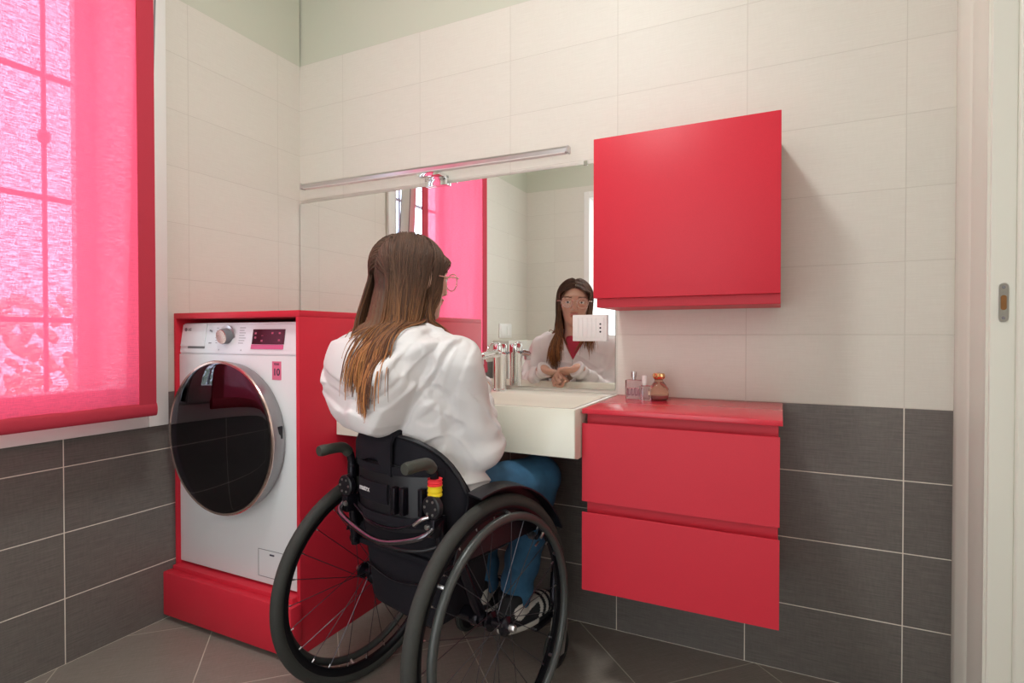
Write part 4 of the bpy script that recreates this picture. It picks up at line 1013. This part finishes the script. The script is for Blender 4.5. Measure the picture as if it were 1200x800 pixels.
def hoodie_sdf(p, folds=True):
    b = toB(p)
    D = ell(b, (.012, .008, .855), (.170, .098, .150)); D = smin(D, ell(b, (.022, .045, .70), (.158, .098, .14)), .06)
    D = smin(D, ell(b, (.026, .060, .610), (.170, .112, .070)), .04)
    D = smin(D, rc(p, SHR, SHL, .056), .05)
    D = smin(D, rc(b, (.14, .0, .958), (.03, .0, .990), .040, .048), .03); D = smin(D, rc(b, (-.12, .0, .955), (-.03, .0, .990), .040, .048), .03)
    # collar stands open in a V at the front
    if folds:
        f1 = wavy(p, 3, 34, 2); f2 = 1 - np.abs(np.sin(wavy(p, 8, 22, 2) * 2.2 + b[..., 2] * 38 + b[..., 0] * 10)); wst = np.clip((.80 - b[..., 2]) / .12, 0, 1)
        D = D + .0028 * f1 - .0045 * crease(p, 41, 15, (.7, .7, 1.5)) + (.0028 + .0060 * wst) * (.5 - f2 ** 2)
        # creases radiating from the armpits
        for sx in (1, -1):
            dx_ = b[..., 0] - sx * .150; dz_ = b[..., 2] - .845; rr_ = np.sqrt(dx_ ** 2 + dz_ ** 2); th_ = np.arctan2(dz_, -sx * dx_)
            D = D + .0035 * np.exp(-(rr_ / .09) ** 2) * np.sin(th_ * 5 + .6 + rr_ * 20) * np.clip(rr_ / .03, 0, 1)
    arms = 9
    for S, E_, Wr in ((SHR, ELR, WRR), (SHL, ELL_, WRL)):
        up = rc(p, S, E_, .057, .049); lo_ = rc(p, E_, tuple(A3(*Wr) + (A3(*Wr) - A3(*E_)) * .08), .049, .037); a = smin(up, lo_, .03)
        if folds:
            S_, En, Wn = (A3(*t) for t in (S, E_, Wr)); w1 = np.clip(((p - S_) @ (En - S_)) / ((En - S_) @ (En - S_)), 0, 1); w2 = np.clip(((p - En) @ (Wn - En)) / ((Wn - En) @ (Wn - En)), 0, 1)
            tw = wavy(p, 5, 30, 2)
            a = a + .0030 * np.sin(w1 * 17 + tw * 2.2 + p[..., 1] * 30) * np.exp(-((w1 - .9) / .35) ** 2) + .0036 * np.sin(w2 * 24 + tw * 2.0) * (w2 > .02) * (1 - np.clip((w2 - .88) / .08, 0, 1)) + .0026 * wavy(p, 11, 40, 2) - .0042 * crease(p, 51, 16, (.8, .8, 1.3))
            a = a + .006 * np.clip((w2 - .80) / .03, 0, 1) * (w2 < .995)               # gathered before the cuff
        # cut the sleeve at the wrist
        Wn = A3(*Wr); dn = Wn - A3(*E_); dn = dn / np.linalg.norm(dn); a = smax(a, (p - Wn) @ dn - .014, .004)
        arms = np.minimum(arms, a)
    D = smin(D, arms, .022)
    if folds:
        for S, E_ in ((SHR, ELR), (SHL, ELL_)):                                         # seam dip between sleeve and back
            pass
    hs_ = hood_sdf(b)
    if folds: hs_ = hs_ + .0034 * wavy(p, 21, 24, 2) - .0050 * crease(p, 31, 17)
    D = smin(D, hs_, .004)
    D = smax(D, .572 - b[..., 2] - .015 * np.sin(b[..., 0] * 9), .006)                   # hem
    D = D - .0030 * np.exp(-((b[..., 2] - .592) / .016) ** 2)
    if folds:
        bk_ = np.clip(-b[..., 1] / .03, 0, 1)
        def pl2(pts):
            m = 9
            for a_, c_ in zip(pts, pts[1:]): m = np.minimum(m, rc(b, a_, c_, 0))
            return m
        ez = [.755, .771, .786, .825, .880, .935, .988, 1.0]; eu = [.044, .052, .065, .087, .130, .172, .190, .196]
        sg_ = np.interp(b[..., 2], ez, eu) - b[..., 0]; inz = np.clip((b[..., 2] - .760) / .01, 0, 1) * np.clip((1.002 - b[..., 2]) / .02, 0, 1)
        D = D - bk_ * inz * (.011 * np.clip(sg_ / .006 + .5, 0, 1) * np.clip((.20 + b[..., 0]) / .05, 0, 1) - .004 * np.exp(-((sg_ + .006) / .006) ** 2))
        for pts, dep, wd in (([(-.14, -.14, .905), (-.102, -.159, .892), (-.049, -.17, .872), (.003, -.166, .860), (.072, -.169, .870), (.110, -.150, .900), (.122, -.130, .935)], .006, .007),
                             ([(-.165, -.12, .885), (-.12, -.155, .862), (-.077, -.166, .850), (-.037, -.166, .834), (.035, -.162, .832), (.093, -.15, .853), (.125, -.118, .891), (.150, -.08, .93)], .0075, .008),
                             ([(.163, -.02, .994), (.142, -.061, .948), (.118, -.093, .905)], .005, .007), ([(.117, -.027, 1.002), (.128, -.095, .965), (.109, -.125, .926)], .005, .007),
                             ([(.150, -.05, .862), (.168, -.034, .843), (.162, -.017, .779), (.163, .001, .70), (.165, .02, .66)], .009, .007),
                             ([(.203, -.001, .985), (.207, -.043, .925), (.182, -.040, .874), (.168, -.034, .843)], .0035, .006),
                             ([(.05, -.06, .735), (.10, -.05, .722), (.15, -.02, .745), (.168, 0, .775)], .005, .007), ([(.03, -.05, .700), (.09, -.04, .680), (.15, .0, .690)], .005, .007), ([(.06, -.05, .80), (.12, -.045, .80), (.155, -.03, .835)], .004, .008)):
            D = D + dep * np.exp(-(np.maximum(pl2(pts) - .012, 0) / wd) ** 2)
    # neck opening and V front
    D = smax(D, -rc(b, (0, .018, .985), (0, .035, 1.12), .058, .075), .010)
    vcut = np.maximum(np.abs(b[..., 0] - .0) - np.clip((b[..., 2] - .885) * .55, -.01, .2), .035 - b[..., 1]); D = smax(D, -vcut, .008)
    return D
V, F = surface_nets(hoodie_sdf, (.76, -.90, .54), (1.40, -.38, 1.06), .0030)
hd_o = np_mesh('hoodie', V, F, 'hoodie', pn)
# red top showing in the open neck, zip
def top_sdf(p):
    b = toB(p); D = ell(b, (.006, .030, .850), (.125, .066, .130)); D = smin(D, rc(b, (0, .018, .93), (0, .020, .975), .050, .046), .04)
    return smax(D, b[..., 2] - .995, .004)
V, F = surface_nets(top_sdf, (.88, -.80, .70), (1.28, -.52, 1.04), .005)
np_mesh('red_top', V, F, 'shirt_red', pn, label='dark red top in the open neck')
bm = bmesh.new()
zp = []
for z in np.linspace(.895, .62, 24):
    lo_, hi_ = .02, .22
    for _ in range(18):
        m_ = (lo_ + hi_) / 2
        if hoodie_sdf(np.array([Bw(0, m_, z)], f32))[0] < 0: lo_ = m_
        else: hi_ = m_
    zp.append(Bw(0, lo_ + .0008, z))
tube(bm, zp, .0022, 6); bm_obj('zip', bm, 'zip', hd_o, smooth=60)

# ------------------------------------------------------------------ jeans and shoes
def jeans_sdf(p):
    b = toB(p); D = ell(b, (.022, .060, .572), (.164, .104, .070))
    D = smax(D, b[..., 2] - .63, .01)
    for s in (-1, 1):
        t = rc(p, Lg['hip'][s], Lg['knee'][s], .078, .062); c = rc(p, Lg['knee'][s], Lg['ank'][s], .060, .050)
        kn_ = A3(*Lg['knee'][s]); an = A3(*Lg['ank'][s]); w2 = np.clip(((p - kn_) @ (an - kn_)) / ((an - kn_) @ (an - kn_)), 0, 1)
        c = c + .003 * np.sin(w2 * 34 + wavy(p, 2, 25, 2) * 2) * (w2 > .05)
        D = smin(D, smin(t, c, .025), .02)
        D = smax(D, -rc(p, tuple(an + (an - kn_) * .10), tuple(an + (an - kn_) * .5), .2), .004) if False else D
    D = D + .0028 * wavy(p, 17, 32, 2)
    D = smax(D, .175 - p[..., 2], .004)
    return smax(D, .502 - p[..., 2] - 9 * np.clip(toC(p)[..., 1] - .22, 0, 1), .01)
def toC(p):
    x = p[..., 0] - WX; y = p[..., 1] - WY; return np.stack([math.cos(HD) * x - math.sin(HD) * y, math.sin(HD) * x + math.cos(HD) * y, p[..., 2]], -1)
V, F = surface_nets(jeans_sdf, (.84, -.84, .16), (1.42, -.14, .67), .004)
np_mesh('jeans', V, F, 'denim', pn)
for s in (-1, 1):
    cu, cv = (-.088, .352) if s < 0 else (.068, .345); yaw = .10 if s > 0 else -.1
    def loc(p):
        c = toC(p) - A3(cu, cv, .113); return np.stack([c[..., 0] * math.cos(yaw) - c[..., 1] * math.sin(yaw), c[..., 0] * math.sin(yaw) + c[..., 1] * math.cos(yaw), c[..., 2]], -1)
    def shoe(p):
        q = loc(p); D = ell(q, (0, -.045, .045), (.038, .055, .055)); D = smin(D, ell(q, (0, .06, .032), (.045, .085, .036)), .03)
        D = smin(D, rc(q, (0, -.05, .06), (0, -.055, .100), .036, .040), .02)
        D = smax(D, -q[..., 2], .003); D = smin(D, np.maximum(ell(q, (0, .012, .012), (.046, .125, .030)), np.maximum(q[..., 2] - .020, -q[..., 2])), .003)
        return smax(D, q[..., 2] - .112, .006)
    ctr = Cw(cu, cv, .113); V, F = surface_nets(shoe, (ctr[0] - .17, ctr[1] - .17, .108), (ctr[0] + .17, ctr[1] + .17, .24), .003)
    q = loc(V.astype(f32)); tint = np.tile(A3(.012, .012, .014), (len(V), 1)); side = q[:, 0] * s
    m = (q[:, 2] < .018) & (q[:, 1] < .02); tint[m] = (.55, .52, .46)
    m = ((q[:, 1] + .055) ** 2 + (q[:, 2] - .062) ** 2 < .024 ** 2); tint[m] = (.66, .63, .57)
    m = (np.abs(q[:, 2] - (.058 + .10 * (q[:, 1] + .02))) < .010 * np.clip(1 - (q[:, 1] + .02) / .09, 0, 1) + .002) & (q[:, 1] > -.04) & (q[:, 1] < .05); tint[m] = (.66, .63, .57)
    for k in range(3):
        y_ = .035 + k * .026; m = (np.abs(q[:, 1] - y_ - .35 * (q[:, 2] - .03)) < .0065) & (q[:, 2] > .018); tint[m] = (.66, .63, .57)
    m = ((q[:, 1] + .085) ** 2 + (q[:, 2] - .056) ** 2 < .009 ** 2); tint[m] = (.02, .02, .02)
    np_mesh('shoe', V, F, 'shirt', pn, tint=tint, label='black shoe with pale flame-like stripes')

# ------------------------------------------------------------------ hair
def scalp_sdf(q): return ell(q, (0, -.016, .024), (.0745, .0935, .080))
def hairmass(p):
    q = toH(p); b = toB(p)
    D = ell(q, (0, -.018, .024), (.0752, .0940, .0808))
    D = smin(D, rc(p, Hw(0, -.026, .0), Bw(-.028, -.058, 1.015), .0685, .044), .015)
    D = smin(D, ell(b, (-.050, -.105, .965), (.042, .014, .060)), .02)
    cut = ell(q, (0, .085, -.045), (.0655, .085, .112)); D = smax(D, -cut, .01)
    D = smax(D, q[..., 1] - .055 - np.clip(q[..., 2] - .06, 0, 1) * 1.2, .01)
    return D + .0018 * np.sin(np.arctan2(q[..., 0], -q[..., 1] + .001) * 60 + q[..., 2] * 10)
V, F = surface_nets(hairmass, (.92, -.84, .84), (1.26, -.50, 1.28), .004)
q = toH(V.astype(f32)); zz = np.clip((1.12 - V[:, 2]) / .25, 0, 1)[:, None]
hair = np_mesh('hair', V, F, 'hair', pn, tint=A3(.085, .041, .024) * (1 - zz) + A3(.22, .09, .03) * zz, label='long straight brown hair with copper ends')

def obst(p):
    return np.minimum(np.minimum(scalp_sdf(toH(p)), rc(p, Hw(0, -.02, -.05), Bw(0, -.01, 1.0), .058, .060)), np.minimum(hoodie_sdf(p, False), ell(toH(p), (0, .022, -.030), (.066, .066, .078))))
N = 8500
d = nrg.normal(size=(N * 3, 3)); d /= np.linalg.norm(d, axis=1)[:, None]
P = A3(0, -.016, .024) + d * A3(.0745, .0935, .080)
front = P[:, 1] > .035
hl = np.where(front, P[:, 2] > .064, P[:, 2] > .012 + np.clip(P[:, 1], 0, .035) * 1.4)
keep = hl & (P[:, 2] > -.07); P = P[keep][:N]; d = d[keep][:N]; N = len(P)
sx = np.sign(P[:, 0] + nrg.normal(size=N) * .004); ang = np.abs(P[:, 0]) / .0765
frontal = np.clip((P[:, 1] + .015) / .05, 0, 1)
goes_front = (P[:, 1] > .008) & (nrg.random(N) < .90)
t0 = np.stack([sx * (.9 + 0 * ang), np.where(goes_front, -.12, -.55 - .25 * (1 - frontal)), -.25 - .6 * ang], 1)
t0 -= d * (t0 * d).sum(1)[:, None]; t0 /= np.linalg.norm(t0, axis=1)[:, None]
pw = (HC + P.astype(f32) @ RH.T); dw = (t0.astype(f32) @ RH.T)
off = (.0025 + .0085 * nrg.random(N) ** 1.2).astype(f32)
side = sx
zend = np.where(goes_front, np.where(side > 0, .96, .885), np.where(side > 0, .885, .840)) + nrg.normal(size=N) * .022
long_ = nrg.random(N) < .10; zend = np.where(long_ & ~goes_front, .80 + .02 * nrg.random(N), zend)
zend = zend.astype(f32)
clump = nrg.integers(0, 90, N); cl_off = nrg.normal(size=(90, 3)).astype(f32) * A3(.022, .008, 0)
tgt_u = np.where(goes_front, side * .080, -.068 + side * .038 + .024 * nrg.normal(size=N)).astype(f32); tgt_v = np.where(goes_front, .085, -.145).astype(f32)
tgt_u += cl_off[clump, 0]; 
# back hair on the right slips into the neck of the hood
tuck = (~goes_front) & (P[:, 0] > .030); tgt_u[tuck] = .035 + .02 * nrg.normal(size=tuck.sum()); 
STEPS, ds = 34, .0125
def hull(x, g=0): return np.minimum(scalp_sdf(toH(x)), rc(x, Hw(0, -.024, .0), Bw(-.035, -.060, 1.0), .0750 + g, .060 + g))
hl_front = goes_front
path = [pw.copy()]; cur = pw + 0; dr = dw + 0
fspread = (.2 + .8 * nrg.random(N)).astype(f32)
for s_ in range(STEPS):
    b = toB(cur); want = np.zeros_like(cur) + A3(0, 0, -1)
    low = np.clip((1.16 - cur[:, 2]) / .14, 0, 1)[:, None]
    want += (RB * (tgt_u - b[:, 0])[:, None] + FB * (tgt_v - b[:, 1])[:, None]) * (3.6 * low)
    qh0 = toH(cur); fz = np.clip((cur[:, 2] - 1.03) / .05, 0, 1) * np.clip((1.20 - cur[:, 2]) / .05, 0, 1) * goes_front
    want += (A3(0, 1, 0) @ RH.T) * ((.086 * fspread - qh0[:, 1]) * 9 * fz)[:, None]
    dr = dr * .74 + want * .26 * (1 if s_ > 3 else .45); dr /= np.linalg.norm(dr, axis=1)[:, None]
    nx = cur + dr * ds
    zc_ = np.clip((cur[:, 2] - 1.02) / .04, 0, 1)
    for _ in range(2):
        o_ = obst(nx); bk = ~goes_front; o_[bk] = np.minimum(o_[bk], hull(nx[bk]) + .04 * (1 - zc_[bk])); pen = off - o_; m = pen > 0
        if m.any():
            pp = nx[m]; e = .002; zz_ = (.04 * (1 - zc_[m])) + 9 * goes_front[m]; ob = lambda x: np.minimum(obst(x), hull(x) + zz_); g_ = np.stack([ob(pp + A3(e, 0, 0)) - ob(pp - A3(e, 0, 0)), ob(pp + A3(0, e, 0)) - ob(pp - A3(0, e, 0)), ob(pp + A3(0, 0, e)) - ob(pp - A3(0, 0, e))], 1)
            g_ /= np.maximum(np.linalg.norm(g_, axis=1), 1e-6)[:, None]; nx[m] = pp + g_ * pen[m][:, None]
    hq = toH(nx); hd_ = hull(nx); lim = off + .002 + .05 * np.clip((1.125 - nx[:, 2]) / .12, 0, 1) ** 1.5
    ex_ = hd_ - lim; m = (ex_ > 0) & (nx[:, 2] > 1.03)
    if m.any():
        pp = nx[m]; fn = hull; e = .002
        g_ = np.stack([fn(pp + A3(e, 0, 0)) - fn(pp - A3(e, 0, 0)), fn(pp + A3(0, e, 0)) - fn(pp - A3(0, e, 0)), fn(pp + A3(0, 0, e)) - fn(pp - A3(0, 0, e))], 1)
        g_ /= np.maximum(np.linalg.norm(g_, axis=1), 1e-6)[:, None]; nx[m] = pp - g_ * np.minimum(ex_[m], .006)[:, None]
    # keep off the face
    qh = toH(nx); face = (qh[:, 1] > .03) & (np.abs(qh[:, 0]) < .060) & (qh[:, 2] < .055) & (qh[:, 2] > -.13)
    if face.any(): qh[face, 0] = np.sign(qh[face, 0] + 1e-6) * (.060 + .004); nx[face] = HC + qh[face] @ RH.T
    done = cur[:, 2] < zend; nx[done] = cur[done]
    mv = nx - cur; L_ = np.linalg.norm(mv, axis=1); okm = L_ > 1e-5; dr[okm] = mv[okm] / L_[okm][:, None]
    cur = nx.astype(f32); path.append(cur.copy())
PT = np.stack(path, 1); K_ = PT.shape[1]
wig = (nrg.normal(size=(N, 1, 3)) * .0025).astype(f32) * np.linspace(0, 1, K_)[None, :, None] ; PT = PT + wig
PT[:, 1:-1] = .25 * PT[:, :-2] + .5 * PT[:, 1:-1] + .25 * PT[:, 2:]
bb_ = toB(PT.reshape(-1, 3)).reshape(PT.shape); okp = ~((np.abs(bb_[..., 0]) > .150).any(1) | ((bb_[..., 2] < 1.0) & (bb_[..., 0] < -.135) & (bb_[..., 1] > -.03)).any(1)); PT = PT[okp]; zend = zend[okp]; N = len(PT)
T = np.gradient(PT, axis=1); Tn = np.linalg.norm(T, axis=2, keepdims=True); stop = Tn[..., 0] < 1e-4
T = T / np.maximum(Tn, 1e-6); T[stop] = A3(0, 0, -1)
ref = A3(.31, .95, .05); s1 = np.cross(T, ref); s1 /= np.maximum(np.linalg.norm(s1, axis=2, keepdims=True), 1e-6); s2 = np.cross(T, s1)
prog = np.linspace(0, 1, K_)[None, :]; zfrac = np.clip((PT[:, :, 2] - zend[:, None]) / .05, 0, 1)
rad = (.00135 * (.35 + .65 * np.clip(zfrac, 0, 1)))[..., None]
VV = np.stack([PT + (s1 * math.cos(a) + s2 * math.sin(a)) * rad for a in (0, 2.094, 4.189)], 2)     # N,K,3,3
base = (np.arange(N) * K_ * 3)[:, None, None] + (np.arange(K_ - 1) * 3)[None, :, None]
FF = []
for a in range(3):
    b_ = (a + 1) % 3; FF.append(np.concatenate([base + a, base + b_, base + 3 + b_, base + 3 + a], 2))
FF = np.concatenate(FF, 2).reshape(N, K_ - 1, 3, 4)
live = (np.linalg.norm(PT[:, 1:] - PT[:, :-1], axis=2) > 2e-4); FF = FF[live].reshape(-1, 4)
hue = nrg.random(N); zc = np.clip((1.16 - PT[:, :, 2]) / .24, 0, 1) ** 1.3
dark = A3(.088, .041, .023) * (.6 + .9 * nrg.random((N, 1)).astype(f32)); tip = A3(.46, .185, .055) * (.35 + .85 * hue[:, None]).astype(f32); tip = np.where((hue < .30)[:, None], A3(.13, .05, .022), tip)
col = dark[:, None] * (1 - zc[..., None]) + tip[:, None] * zc[..., None]; col = np.repeat(col[:, :, None, :], 3, 2).reshape(-1, 3)
np_mesh('hair_strands', VV.reshape(-1, 3), FF, 'hair', hair, tint=col)['kind'] = 'stuff'


# added fill lamp beyond the open doorway, put in to flatten the room's contrast
hl_ = bpy.data.lights.new('doorway_fill_light', 'AREA'); hl_.shape = 'RECTANGLE'; hl_.size = 1.9; hl_.size_y = .9; hl_.energy = 4.5; hl_.color = (1, .97, .93)
ho = bpy.data.objects.new('doorway_fill_light', hl_); ho.location = (3.1, -.85, 1.2); ho.rotation_euler = (0, math.radians(90), 0); COL.objects.link(ho)
bm = bmesh.new(); box(bm, RX + .1, 3.4, -.25, -.2, 0, RZ); box(bm, RX + .1, 3.4, -1.5, -1.45, 0, RZ); box(bm, 3.35, 3.4, -1.45, -.25, 0, RZ); tag(bm_obj('wall_hall', bm, 'paint'), kind='structure')
# ------------------------------------------------------------------ daylight, camera, colour management
w = bpy.data.worlds.new('sky'); SC.world = w; w.use_nodes = True
bg = w.node_tree.nodes['Background']; bg.inputs[0].default_value = (.74, .84, 1.0, 1); bg.inputs[1].default_value = 5.6
pl = bpy.data.lights.new('window_portal', 'AREA'); pl.shape = 'RECTANGLE'; pl.size = 1.55; pl.size_y = .95
po = bpy.data.objects.new('window_portal', pl); po.location = (-.31, (oy0 + oy1) / 2, (oz0 + oz1) / 2); po.rotation_euler = (0, math.radians(-90), 0); COL.objects.link(po)
pl.cycles.is_portal = True

cam = bpy.data.cameras.new('camera'); co = bpy.data.objects.new('camera', cam); COL.objects.link(co); SC.camera = co
cam.sensor_fit = 'HORIZONTAL'; cam.sensor_width = 36; cam.lens = 36 * 649.0 / 1200; cam.clip_start = .02
co.location = (1.9488, -1.83, 1.0005)
co.rotation_euler = (math.radians(90) - .0125, 0, .4526)
SC.view_settings.view_transform = 'Standard'; SC.view_settings.look = 'None'; SC.view_settings.exposure = 0; SC.view_settings.gamma = 1
SC.view_settings.use_curve_mapping = False
SC.cycles.max_bounces = 10; SC.cycles.diffuse_bounces = 6; SC.cycles.transparent_max_bounces = 12; SC.cycles.sample_clamp_indirect = 8
SC.cycles.use_denoising = True
